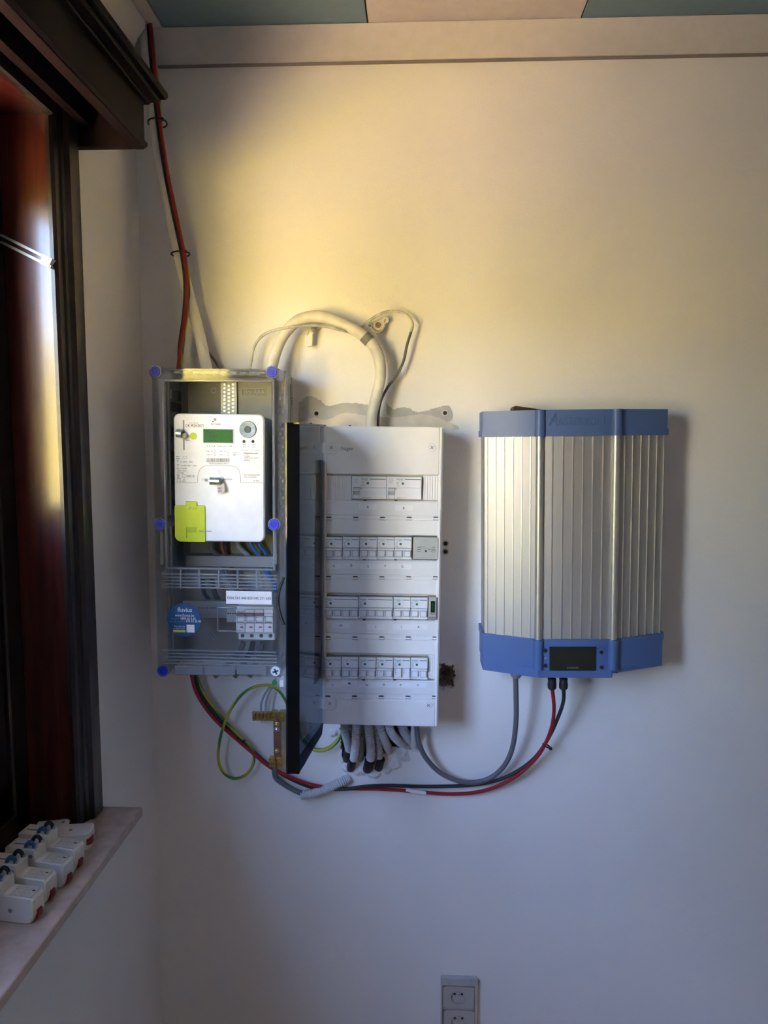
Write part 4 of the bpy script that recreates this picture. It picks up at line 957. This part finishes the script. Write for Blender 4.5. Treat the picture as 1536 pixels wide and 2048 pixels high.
EM.bx('door_tab', 371, 1003.5, 393.5, 1019, dM + .0036, dM, LIME, .0008, ld); EM.bx('tab_gap', 371, 1002.6, 393, 1004.2, dM + .0004, dM - .001, GREYM, 0, ld)
EM.text('P1', 378, 1014, 388, 1019, dM + .0038, mat('lime_dark', (.40, .50, .005), .5), ld)
EM.bx('door_slot', 398, 1061.5, 409, 1063, dM + .0032, dM, GREYM, 0, ld); EM.bx('cover_slot', 413, 1061.5, 423, 1063, dM + .0003, dM - .001, GREYM, 0, face)
a, b, c, e = EM.rect(373, 1054, 394, 1065, dM); EM.part('recess_shade', MB().box(a, b, Y(dM + .0006), Y(dM), c, e), mat('lime_shade', (.45, .55, .005), .5), ld)  # darker plate paints the shade in the upper half of the recess
# two wire seals on the meter
s1 = EM.part('pin_seal', MB().lathe(EM.p(353.5, 866, dM + .010), (1, 0, -.12), [(0, .0080), (.0005, .0085), (.010, .0085), (.0105, .0080)], 18), mat('silver_foil_seal', (.55, .62, .58), .3, .9, var=.35, nscale=140), label='silver pin seal')
c = EM.p(370, 871, dM); EM.part('seal_pin', MB().lathe((c.x, Y(dM), c.z), (0, -1, 0), [(0, .0066), (.008, .0060), (.009, .0045)], 18), mat('seal_grey', (.30, .29, .28), .4), s1)
EM.part('seal_flag', MB().prism([(EM.p(371, 877, dM).x, EM.p(371, 877, dM).z), (EM.p(383, 882, dM).x, EM.p(383, 882, dM).z), (EM.p(366, 880, dM).x, EM.p(366, 880, dM).z)], Y(dM + .007), Y(dM + .0062)), CLEARR, s1)
s2 = EM.part('pin_seal', MB().lathe(EM.p(419.5, 962, dM + .010), (1, 0, -.02), [(0, .0062), (.001, .0078), (.020, .0078), (.022, .0065)], 18), MATS['silver_foil_seal'], label='silver pin seal with paper tag')
q = [EM.p(x, y, dM + .009) for x, y in ((434, 971), (448, 966), (450, 983), (436, 988))]
tg = EM.part('seal_tag', MB().prism([(v.x, v.z) for v in q], Y(dM + .0094), Y(dM + .009)), mat('tag_paper', (.62, .57, .53), .6), s2)
EM.text('14847', 435.5, 975, 443, 979, dM + .0096, REDP, tg); EM.text('0304', 436, 980, 443, 984, dM + .0096, REDP, tg)

# ------------------------------------------------------------------ four-pole main switch behind the cover
MS = Dev('main_switch', 'white four-pole main switch with mauve levers behind the clear cover', 'switch', 512, 1281, .06, MR)
dW = .130; yy = MS.Y
MS.bx('body', 473.5, 1213, 547, 1267, dW - .012, .062, BREAK, .0008); MS.bx('terminal_block', 477, 1263, 549.5, 1279.5, dW - .022, .062, BREAK, .0008)
MS.bx('upper_block', 476, 1207, 549, 1219, dW - .022, .062, BREAKG, .0008)
MS.text('HAGER', 474, 1221.5, 488, 1225.5, dW - .0028, GINK)
for k in range(4):
    a0 = 472 + k * 18.7; a1 = a0 + 17.6
    pole = MS.bx('pole_face', a0, 1219, a1, 1234 if k < 3 else 1231, dW - .003, dW - .014, BREAK, .0005)
    MS.bx('lever_bar', a0, 1227, a1, 1232.5, dW + .004, dW - .004, MAUVE if k < 3 else BREAK, .0008, pole)
    c = MS.p(a0 + 9, 1240, dW)
    mb = MB(); w_ = .0062
    mb.lathe((c.x - w_, c.y - yy(dW) + yy(dW - .007), c.z), (1, 0, 0), [(0, .0066), (2 * w_, .0066)], 16)
    MS.part('lever_drum', mb, WHITEP, pole)
    for px in (a0 + .8, a1 - 1.2): MS.bx('lever_cheek', px - 1, 1234, px + 1.2, 1246, dW - .002, dW - .014, BREAK, .0004, pole)
    lo = MS.bx('lower_face', a0, 1247, a1, 1265, dW - .004, dW - .014, BREAK, .0006, pole)
    MS.bx('red_marker', a0 + 8.5, 1253, a0 + 14.5, 1255.7, dW - .0036, dW - .006, REDM, 0, pole)
    c = MS.p(a0 + 13, 1271.5, dW - .022); MS.part('terminal_screw', MB().lathe((c.x, yy(dW - .022) + .0005, c.z), (0, -1, 0), [(0, .0040), (.0011, .0040)], 16), GREYD, pole)
MS.text('63A ~', 474, 1260, 487, 1262.5, dW - .0038, GINK); MS.text('I - ON', 474, 1248.5, 486, 1250, dW - .0038, GINK)
# ------------------------------------------------------------------ wiring inside the enclosure
def cable(name, pts, r, m, label, cat='cable', n=10, sub=6, rf=None, twist=0.0, group=None, ends=True):
    q = [P(*p) if not isinstance(p, Vector) else p for p in pts]
    return single(name, MB().tube(q, r, n, sub, rf, ends, twist), m, label, cat, group)
for k, (pts, r, m, lab) in enumerate((
    ([(497, 1075, .055), (506, 1095, .06), (518, 1112, .055), (530, 1140, .05), (548, 1165, .045), (551, 1185, .045)], .0042, BLUEW, 'blue wire crossing below the meter inside the enclosure'),
    ([(515, 1078, .05), (520, 1092, .055), (530, 1104, .05), (536, 1125, .045), (542, 1150, .04)], .0036, BLUEW, 'short blue wire at the right below the meter'),
    ([(472, 1078, .055), (480, 1096, .058), (500, 1115, .055), (520, 1150, .05), (528, 1200, .05)], .0048, GREYL, 'light grey wire running from meter down to main switch'),
    ([(425, 1078, .055), (424, 1098, .058), (436, 1112, .055), (456, 1150, .05), (486, 1200, .05)], .0055, GREYC, 'dark grey wire curving below the lime door'),
    ([(444, 1078, .055), (446, 1100, .058), (460, 1122, .05), (470, 1160, .045), (505, 1205, .05)], .0052, BROWNW, 'brown wire curving below the meter centre'),
    ([(405, 1155, .045), (408, 1185, .05), (418, 1200, .045), (424, 1220, .03)], .0045, BLACKC, 'black wire dropping left behind the ribbed cover'),
    ([(424, 1155, .045), (430, 1185, .05), (438, 1200, .045), (442, 1220, .03)], .0045, BLACKC, 'black wire dropping behind the number label edge'),
    ([(487, 1285, .07), (478, 1305, .06), (455, 1330, .04), (430, 1352, .03)], .0062, GREYC, 'leftmost dark wire leaving the main switch downwards'),
    ([(506, 1285, .07), (500, 1305, .06), (485, 1330, .04), (470, 1352, .03)], .0062, BLACKC, 'second dark wire leaving the main switch downwards'),
    ([(525, 1285, .07), (520, 1305, .06), (510, 1330, .04), (500, 1352, .03)], .0062, GREYC, 'third dark wire leaving the main switch downwards'))):
    cable('wire', pts, r, m, lab, 'wire', 8)
# ------------------------------------------------------------------ cables and conduits on the wall
cable('painted_conduit', [(287, 30, .026), (291, 80, .028), (298, 160, .030), (309, 245, .030), (325, 340, .032), (346, 450, .032), (370, 560, .034), (394, 650, .035), (416, 748, .05)], .0118, PAINTP, 'white painted conduit coming down from the ceiling corner', 'conduit', 14)
cable('solar_cable_red', [(300, 40, 0.043), (306, 100, 0.047), (314, 190, 0.049), (322, 260, 0.049), (336, 350, 0.049), (352, 430, 0.051), (369, 512, 0.053), (374, 570, 0.055), (371, 630, 0.054), (362, 690, 0.063), (355, 742, 0.074)], .0036, REDC, 'red cable running down beside the painted conduit', 'cable', 9)
cable('solar_cable_black', [(296, 40, 0.039), (301, 110, 0.043), (309, 190, 0.045), (317, 262, 0.045), (331, 352, 0.046), (347, 432, 0.048), (364, 512, 0.050), (370, 572, 0.051), (367, 632, 0.050), (359, 692, 0.058), (358, 742, 0.068)], .0036, BLACKC, 'black cable running down beside the painted conduit', 'cable', 9)
cable('earth_wire', [(303, 55, 0.039), (311, 120, 0.041), (318, 190, 0.043), (324, 262, 0.043), (336, 345, 0.043), (354, 432, 0.044), (371, 512, 0.046), (378, 560, 0.047), (377, 610, 0.044), (368, 680, 0.056), (361, 742, 0.066)], .0026, EARTHW, 'yellow-green wire running down beside the painted conduit', 'wire', 8, twist=60)
def tie(px, py, d, rx, rz, label, tilt=0.0):
    c = P(px, py, d); mb = MB(); pts = []
    for k in range(17):
        a = 2 * math.pi * k / 16; x = math.cos(a) * rx; y = math.sin(a) * rz
        pts.append(c + Vector((x, y, x * tilt)))
    mb.tube(pts, .0017, 6, 0, cap=False); h = c + Vector((rx * .8, -rz * .6, rx * .8 * tilt)); mb.box(h.x - .003, h.x + .003, h.y - .003, h.y + .003, h.z - .003, h.z + .003, .0006)
    return single('cable_tie', mb, BLACKR, label, 'cable tie', None, tuple(c))
tie(315, 246, .034, .0185, .0245, 'black cable tie around the conduit just below the pelmet', .1)
tie(361, 508, .036, .0180, .0245, 'black cable tie around the conduit below the pelmet, lower one', .1)
cable('thick_painted_cable', [(541, 752, .05), (546, 722, .05), (556, 693, .048), (572, 664, .044), (594, 642, .042), (622, 633, .042), (652, 635, .044), (690, 650, .046), (722, 668, .046), (748, 694, .046), (760, 726, .046), (760, 760, .046), (752, 795, .048), (744, 830, .05), (742, 866, .055)], .0118, PAINTC, 'thick cream painted cable arching from meter box to distribution board', 'cable', 16, rf=lambda t, L: 1 + .05 * math.sin(L * 60) * math.sin(L * 23))
c0, c1 = P(731, 675, .046), P(739, 683, .046); dr = (c1 - c0).normalized()
cable('tape_band', [c0 - dr * .004, c0 + dr * .012], .0128, mat('grey_tape', (.20, .20, .19), .5), 'grey tape band wrapped around the thick painted cable', 'tape', 16, 0)
cable('thin_cable', [(498, 745, .03), (503, 720, .03), (507, 698, .03), (518, 678, .028), (538, 664, .03), (570, 656, .055), (610, 651, .060), (650, 653, .060), (685, 661, .055), (708, 665, .028), (722, 655, .022), (740, 640, .024), (765, 626, .026), (790, 622, .026), (812, 629, .026), (825, 646, .026), (822, 664, .026)], .0030, PAINTT, 'thin paint-spattered cable looping over the thick arched cable', 'cable', 8)
cable('thin_cable', [(822, 664, .026), (814, 690, .026), (807, 722, .026), (795, 748, .026), (776, 774, .028), (763, 798, .034), (757, 825, .04), (756, 862, .05)], .0030, GREYC, 'thin bare grey cable dropping into the top of the distribution board', 'cable', 8)
cable('thin_cable', [(408, 690, .02), (417, 705, .02), (430, 722, .02), (442, 742, .02)], .0030, GREYC, 'short thin dark cable beside the lower end of the conduit', 'cable', 8)
# wall clips
W1 = Dev('cable_clip', 'loose painted clip hanging below the thick arched cable', 'clip', 624, 690, 0)
W1.part('clip_plate', MB().prism([(v.x, v.z) for v in [W1.p(*q, .02) for q in ((611, 668), (626, 664), (625, 692), (614, 694), (609, 688))]], W1.Y(.022), W1.Y(.015), .001), PAINTC)
W1.part('clip_saddle', MB().tube([W1.p(614, 670, .02), W1.p(616, 662, .026), W1.p(622, 660, .026), W1.p(626, 666, .02)], .003, 8), PAINTC)
W1.part('clip_screw', MB().lathe(W1.p(628, 655, .016), (0, -1, 0), [(-.016, .003), (0, .003), (.001, .006), (.004, .0055), (.005, .003)], 12), GREYD)
W1.part('clip_arm', MB().tube([W1.p(622, 664, .02), W1.p(628, 658, .018), W1.p(636, 654, .012), W1.p(640, 656, .002)], .003, 8), FILLC)
W2 = Dev('cable_clamp', 'rusty painted wall clamp with screw inside the thin cable loop', 'clamp', 757, 662, 0)
W2.part('clamp_base', MB().prism([(v.x, v.z) for v in [W2.p(*q, .012) for q in ((741, 646), (752, 641), (770, 633), (779, 636), (776, 646), (768, 654), (763, 664), (752, 668), (745, 660), (740, 653))]], W2.Y(.014), W2.Y(.0), .003), FILLC)
W2.part('clamp_screw', MB().lathe(W2.p(756, 650, .014), (0, -1, 0), [(0, .0062), (.004, .0058), (.005, .003), (.003, .002)], 14), RAW)
W2.part('clamp_saddle', MB().tube([W2.p(742, 655, .014), W2.p(748, 662, .02), W2.p(757, 664, .022), W2.p(764, 660, .018), W2.p(768, 651, .014)], .0035, 8), PAINTT)
W2.part('clamp_ear', MB().tube([W2.p(766, 645, .014), W2.p(768, 637, .018), W2.p(775, 636, .018), W2.p(775, 644, .014)], .003, 8), PAINTC)
W2.part('clamp_ear', MB().tube([W2.p(739, 652, .014), W2.p(741, 647, .018), W2.p(746, 650, .018)], .003, 8), GREYL)
# bundle below the meter box, running right to the inverter
cable('solar_cable_red', [(382, 1345, .045), (390, 1378, .045), (406, 1408, .042), (432, 1441, .038), (466, 1472, .034), (502, 1503, .030), (540, 1534, .024), (585, 1556, .020), (630, 1571, .018), (690, 1577, .014), (760, 1578, .012), (830, 1583, .010), (895, 1588, .010), (955, 1584, .014), (1005, 1568, .020), (1045, 1543, .030), (1080, 1506, .040), (1101, 1462, .055), (1108, 1420, .075), (1104, 1372, .098)], .0040, REDC, 'long red cable from meter box bottom to the inverter gland', 'cable', 10)
cable('solar_cable_black', [(388, 1345, .04), (398, 1380, .038), (416, 1410, .036), (442, 1442, .033), (474, 1472, .029), (508, 1504, .024), (545, 1536, .020), (588, 1561, .014), (635, 1577, .012), (690, 1578, .022), (730, 1573, .022), (775, 1571, .016), (850, 1573, .012), (930, 1571, .012), (985, 1563, .018), (1030, 1545, .024), (1070, 1515, .032), (1098, 1474, .045), (1118, 1430, .070), (1127, 1400, .085), (1127, 1372, .098)], .0040, BLACKC, 'long black cable from meter box bottom to the inverter gland', 'cable', 10)
cable('earth_wire', [(393, 1345, .036), (404, 1380, .034), (423, 1409, .034), (448, 1441, .031), (476, 1469, .030), (498, 1490, .028), (508, 1512, .028), (503, 1536, .028), (488, 1552, .028), (468, 1557, .028), (449, 1547, .030), (438, 1526, .034), (437, 1496, .040), (446, 1456, .046), (462, 1418, .046), (485, 1388, .044), (512, 1373, .040), (540, 1371, .036), (560, 1384, .032), (576, 1412, .030), (587, 1445, .028), (596, 1470, .028)], .0033, EARTHW, 'yellow-green wire looping beside the open smoked door', 'wire', 10, twist=60)
cable('earth_wire', [(590, 1425, .03), (597, 1462, .03), (612, 1487, .03), (632, 1500, .03), (656, 1497, .03), (676, 1480, .03), (688, 1458, .034), (692, 1442, .04)], .0046, EARTHG, 'thick green and yellow wire curving into the board from below', 'wire', 10, twist=30)
tie(482, 1478, .032, .0085, .0075, 'black cable tie around the bundle below the meter box', -.5)
tie(1094, 1492, .044, .0085, .0080, 'black cable tie joining red and black cables below the inverter', -.5)
cable('ac_cable', [(833, 1440, .05), (836, 1478, .045), (850, 1513, .038), (880, 1545, .030), (918, 1562, .026), (955, 1564, .026), (987, 1552, .028), (1012, 1526, .034), (1026, 1490, .045), (1032, 1440, .06), (1032, 1390, .072), (1031, 1352, .08)], .0055, GREYC, 'grey round cable hanging from the board to the inverter', 'cable', 12)
sl_ = cable('paint_smudge', [(812, 1579, .011), (830, 1583, .0118), (852, 1586, .011)], .0044, WHITEP, 'white smudge of paint on the long red cable below the board', 'paint smudge', 10)
# flexible conduits coming out of the wall below the board
def corr(t, L): return 1 + .10 * math.sin(L * 2 * math.pi / .0042)
def conduit(pts, r, m, label, n=12):
    q = smooth([P(*p) for p in pts], 40); return single('flexible_conduit', MB().tube(q, r, n, 0, corr), m, label, 'conduit', 'flexible conduits under the distribution board')
conduit([(688, 1440, .055), (691, 1468, .05), (697, 1492, .030), (699, 1512, -.004)], .0085, CORR, 'leftmost grey corrugated conduit below the board')
conduit([(713, 1440, .055), (712, 1470, .055), (710, 1500, .042), (706, 1525, .010)], .0088, CORRL, 'second grey corrugated conduit from left below the board')
conduit([(734, 1440, .055), (739, 1470, .055), (742, 1500, .040), (740, 1524, .010)], .0090, CORRL, 'third grey corrugated conduit from left below the board')
conduit([(749, 1440, .045), (754, 1470, .042), (759, 1500, .030), (758, 1522, .006)], .0074, CORR, 'fourth, slimmer grey corrugated conduit below the board')
conduit([(756, 1440, .055), (764, 1465, .050), (773, 1488, .034), (778, 1502, .000)], .0086, CORRL, 'fifth grey corrugated conduit from left below the board')
conduit([(774, 1440, .055), (783, 1465, .052), (797, 1482, .036), (815, 1492, .004)], .0086, CORRL, 'sixth corrugated conduit, bending right below the board')
conduit([(800, 1440, .035), (808, 1462, .032), (818, 1478, .016), (822, 1484, -.006)], .0100, CORR, 'shaded wide conduit behind the right end of the row')
conduit([(722, 1440, .03), (723, 1475, .03), (722, 1505, .018), (721, 1518, -.004)], .0064, CORR, 'slim shaded conduit hidden behind the second and third ones')
cable('plain_conduit', [(828, 1440, .03), (828, 1465, .03), (827, 1492, .012)], .0068, CORRL, 'smooth pale conduit stub at the right under the board', 'conduit', 12, rf=lambda t, L: 1 + .25 * t)
for px, py, d, r, lab in ((703, 1530, .006, .0098, 'dark rubber sleeve on the second conduit from left'), (737, 1532, .006, .0112, 'dark rubber sleeve on the third conduit'), (759, 1530, .004, .0090, 'dark rubber sleeve on the slim fourth conduit'), (694, 1512, .004, .0090, 'dark rubber sleeve on the leftmost conduit')):
    a = P(px + 3, py - 12, d + .014); b = P(px - 2, py + 6, d - .006)
    cable('conduit_sleeve', [a, (a + b) / 2 + Vector((0, -.002, 0)), b], r, BLACKR, lab, 'sleeve', 12)
conduit([(603, 1590, .016), (625, 1587, .018), (652, 1578, .018), (678, 1566, .016), (697, 1557, .004)], .0100, CORRL, 'short pale corrugated conduit lying against the wall at the bottom')
bpy.data.objects[-1] if False else None
cable('lead_cable', [(551, 1530, .026), (549, 1545, .024), (554, 1558, .022), (572, 1571, .020), (592, 1582, .018), (615, 1591, .017)], .0058, LEAD, 'bent grey lead-sheathed cable under the copper earth strip', 'cable', 10)
for k, (a, b) in enumerate((((543, 1371), (522, 1426)), ((549, 1372), (531, 1426)))):
    cable('earth_lead', [(a[0], a[1], .03), (a[0] - 9, a[1] + 10, .03), (b[0] + 1, (a[1] + b[1]) / 2 + 6, .032), (b[0], b[1] + 4, .034)], .0022, GREYL, ('left' if k == 0 else 'right') + ' thin grey wire above the brass earth terminals', 'wire', 8)
# ------------------------------------------------------------------ copper earth bar with brass terminals
EB = Dev('earth_bar', 'copper earth strip with brass screw terminals left of the smoked door', 'earth bar', 554, 1535, 0)
EB.part('copper_strip', MB().box(*[EB.rect(547, 1440, 561, 1522, .03)[i] for i in (0, 1)], EB.Y(.030), EB.Y(.024), *[EB.rect(547, 1440, 561, 1522, .03)[i] for i in (2, 3)], .0008), COPPER)
for j in range(5):
    px = 504.5 + j * 7.4
    bl = EB.bx('brass_terminal', px, 1427, px + 6.4, 1442, .038, .022, BRASS, .001)
    c = EB.p(px + 3.2, 1434, .038); EB.part('terminal_screw', MB().lathe((c.x, EB.Y(.037), c.z), (0, -1, 0), [(0, .0026), (.002, .0026), (.0026, .002)], 12), BRASS, bl)
    EB.bx('terminal_lip', px - .5, 1424.5, px + 2.2, 1429, .034, .026, BRASS, .0005, bl)
for px in (541, 557):
    bl = EB.bx('brass_terminal', px, 1424, px + 13, 1443, .040, .022, BRASS, .0014)
    c = EB.p(px + 6.5, 1434, .040); EB.part('terminal_screw', MB().lathe((c.x, EB.Y(.039), c.z), (0, -1, 0), [(0, .0044), (.002, .0044), (.003, .0034)], 16), BRASS, bl)
for py in (1449, 1459, 1502):
    c = EB.p(553.5, py, .03); EB.part('strip_bolt', MB().lathe((c.x, EB.Y(.029), c.z), (0, -1, 0), [(0, .0058), (.0015, .0062), (.002, .0042), (.005, .0038), (.006, .002)], 14), STEEL if py == 1459 else BRASS)
for px in (538, 552):
    bl = EB.bx('brass_clamp', px, 1516, px + 12.5, 1535, .036, .020, BRASS, .0014)
    c = EB.p(px + 6, 1525, .036); EB.part('clamp_screw', MB().lathe((c.x, EB.Y(.035), c.z), (0, -1, 0), [(0, .004), (.002, .004), (.003, .003)], 14), BRASS, bl)
EB.bx('wall_spacer', 549, 1452, 559, 1466, .024, .0, GREYM, .0005); EB.bx('wall_spacer', 549, 1496, 559, 1508, .024, .0, GREYM, .0005)

# ------------------------------------------------------------------ double wall socket
SK = Dev('wall_socket', 'beige double wall socket in paint-splashed frame low on the wall', 'socket', 917, 2060, 0)
def plate_hole(mb, x0, x1, z0, z1, cx, cz, r, y0, y1, n=32):
    ring = []
    for k in range(n):
        a = 2 * math.pi * k / n; c, s = math.cos(a), math.sin(a)
        t = min((x1 - cx) / c if c > 1e-6 else ((x0 - cx) / c if c < -1e-6 else 9), (z1 - cz) / s if s > 1e-6 else ((z0 - cz) / s if s < -1e-6 else 9))
        ring.append(((cx + r * c, cz + r * s), (cx + t * c, cz + t * s)))
    ia = len(mb.v); mb.v += [(p[0][0], y0, p[0][1]) for p in ring]; ib = len(mb.v); mb.v += [(p[1][0], y0, p[1][1]) for p in ring]; ic = len(mb.v); mb.v += [(p[0][0], y1, p[0][1]) for p in ring]
    mb.quad_ring(ia, ib, n); mb.quad_ring(ic, ia, n)
    idx = len(mb.v); mb.v += [(p[1][0], y1, p[1][1]) for p in ring]; mb.quad_ring(ib, idx, n)
fa, fb, fc, fe = SK.rect(881.5, 1960, 956, 2130, .012)
ins = [SK.rect(886.5, 1974.5, 948.5, 2017, .0125), SK.rect(887, 2022, 949, 2066, .0125)]
mb = MB(); mb.box(fa, ins[0][0] - .0006, -.011, 0, fc, fe, .002); mb.box(ins[0][1] + .0006, fb, -.011, 0, fc, fe, .002); mb.box(ins[0][0], ins[0][1], -.0105, 0, ins[0][3] + .0006, fe, .001); mb.box(ins[0][0], ins[0][1], -.0105, 0, ins[1][3] + .0006, ins[0][2] - .0006, .001); mb.box(ins[0][0], ins[0][1], -.0105, 0, fc, ins[1][2] - .0006, .001)
mb.box(fa + .002, fb - .002, -.002, -.0005, fc, fe); SK.part('socket_frame', mb, SOCK)
SK.part('paint_edge', MB().box(fa - .0005, fb - .003, -.0118, 0, ins[0][3] + .002, fe + .003, .001), FILLG, label='grey paint splash on the upper frame edge')
for (a, b, c, e) in ins:
    cx, cz = (a + b) / 2 - .0008, (c + e) / 2 + .0005; mb = MB(); r = .0165
    plate_hole(mb, a, b, c, e, cx, cz, r, -.0125, -.0088); si = SK.part('socket_insert', mb, SOCK)
    SK.part('socket_cup', MB().lathe((cx, -.0084, cz), (0, -1, 0), [(-.001, r), (.0004, r - .0002)], 28), SOCK, si)
    for dx in (-.0085, .0085): SK.part('contact_hole', MB().lathe((cx + dx, -.0086, cz + .0060), (0, -1, 0), [(0, .0027), (.0008, .0027)], 14), DARK, si)
    SK.part('earth_pin', MB().lathe((cx, -.0086, cz + .0070), (0, -1, 0), [(0, .0030), (.0018, .0028), (.003, .0016)], 14), STEEL, si)
    SK.part('fixing_screw', MB().lathe((cx, -.0086, cz - .0125), (0, -1, 0), [(0, .0018), (.001, .0018), (.0016, .001)], 12), STEEL, si)

# ------------------------------------------------------------------ old plug-in breakers lying on the window sill
def old_breaker(label):
    t = Loc('plug_in_breaker', label, 'old breaker', 'old plug-in breakers on the window sill')
    T = .0140                                          # half thickness; long axis x from 0 (room end) to -0.095
    prof = [(0, .012), (-.004, .002), (-.012, 0), (-.090, .002), (-.094, .006), (-.095, .056), (-.093, .058), (-.048, .058), (-.045, .055), (-.045, .040), (-.003, .038), (0, .034)]
    t.part('housing', MB().prism(prof, -T, T, .0012), OLDP)
    lab = t.bx('paper_label', -.040, -.003, .038, .0396, -T + .002, T - .002, OLDLAB, .0003)
    for k in range(4):
        for j in range(3): t.bx('label_print', -.036 + k * .0078, -.0312 + k * .0078 - .001 * ((j + k) % 2), .0395, .0397, -.011 + j * .0075, -.0104 + j * .0075, GREYL, 0, lab)
    t.bx('pen_mark', -.010, -.006, .0395, .0399, .002, .0045, INK, 0, lab)
    t.part('slot', MB().box(-.088, -.052, -.006, .004, .0578, .0586), TOGG); t.part('slot_gap', MB().box(-.086, -.056, -.0045, -.001, .0584, .0589), GREYM)
    for y, m, nm in ((-.0085, BLUEL, 'blue lever'), (.0085, BLACKR, 'black lever')):
        mb = MB(); mb.tube([(-.064, y, .056), (-.061, y, .063), (-.056, y, .0665), (-.051, y, .064), (-.049, y, .058)], .0030, 8, 3); t.part('lever', mb, m, label=nm)
        t.part('lever_tip', MB().box(-.0485, -.0445, y - .003, y + .003, .0575, .0615, .001), STEEL)
    c = (-.052, 0, .047); t.part('side_hole', MB().lathe((-.052, -T + .0002, .047), (0, -1, 0), [(0, .0030), (.0006, .0030)], 12), GREYM)
    t.part('side_hole', MB().lathe((-.034, -T + .0002, .018), (0, -1, 0), [(0, .0028), (.0006, .0028)], 12), GREYM)
    t.part('red_foot', MB().prism([(-.001, .017), (.0028, .015), (.0020, .005), (-.003, .001), (-.006, .0), (-.004, .010)], -.004, .006), REDP)
    return t.root
def on_sill(px, py):
    v = ray(px, py); k = (SZ - CAM.z) / v.z; return CAM + v * k
def place(o, px, py, rz, dz=0.0, ry=0.0, rx=0.0):
    p = on_sill(px, py); o.location = (p.x, p.y, SZ + dz); o.rotation_euler = (rx, ry, math.radians(rz))
obs = old_breaker('nearest old white breaker on the sill, its plain side facing the camera'); place(obs, 78, 1838, -6)
def old_copy(label, px, py, rz, dz=0.0, ry=0.0, rx=0.0):
    o = copy_thing(obs, (0, 0, 0), label, 0); place(o, px, py, rz, dz, ry, rx); return o
old_copy('second old white breaker from the camera in the sill row', 104, 1800, -6)
old_copy('third old white breaker from the camera in the sill row', 138, 1768, -7)
old_copy('farthest of the four old breakers in the sill row', 160, 1737, -7)
old_copy('old white breaker lying on its side at the end of the sill row', 181, 1700, 12, .0142, 0, math.radians(-90))
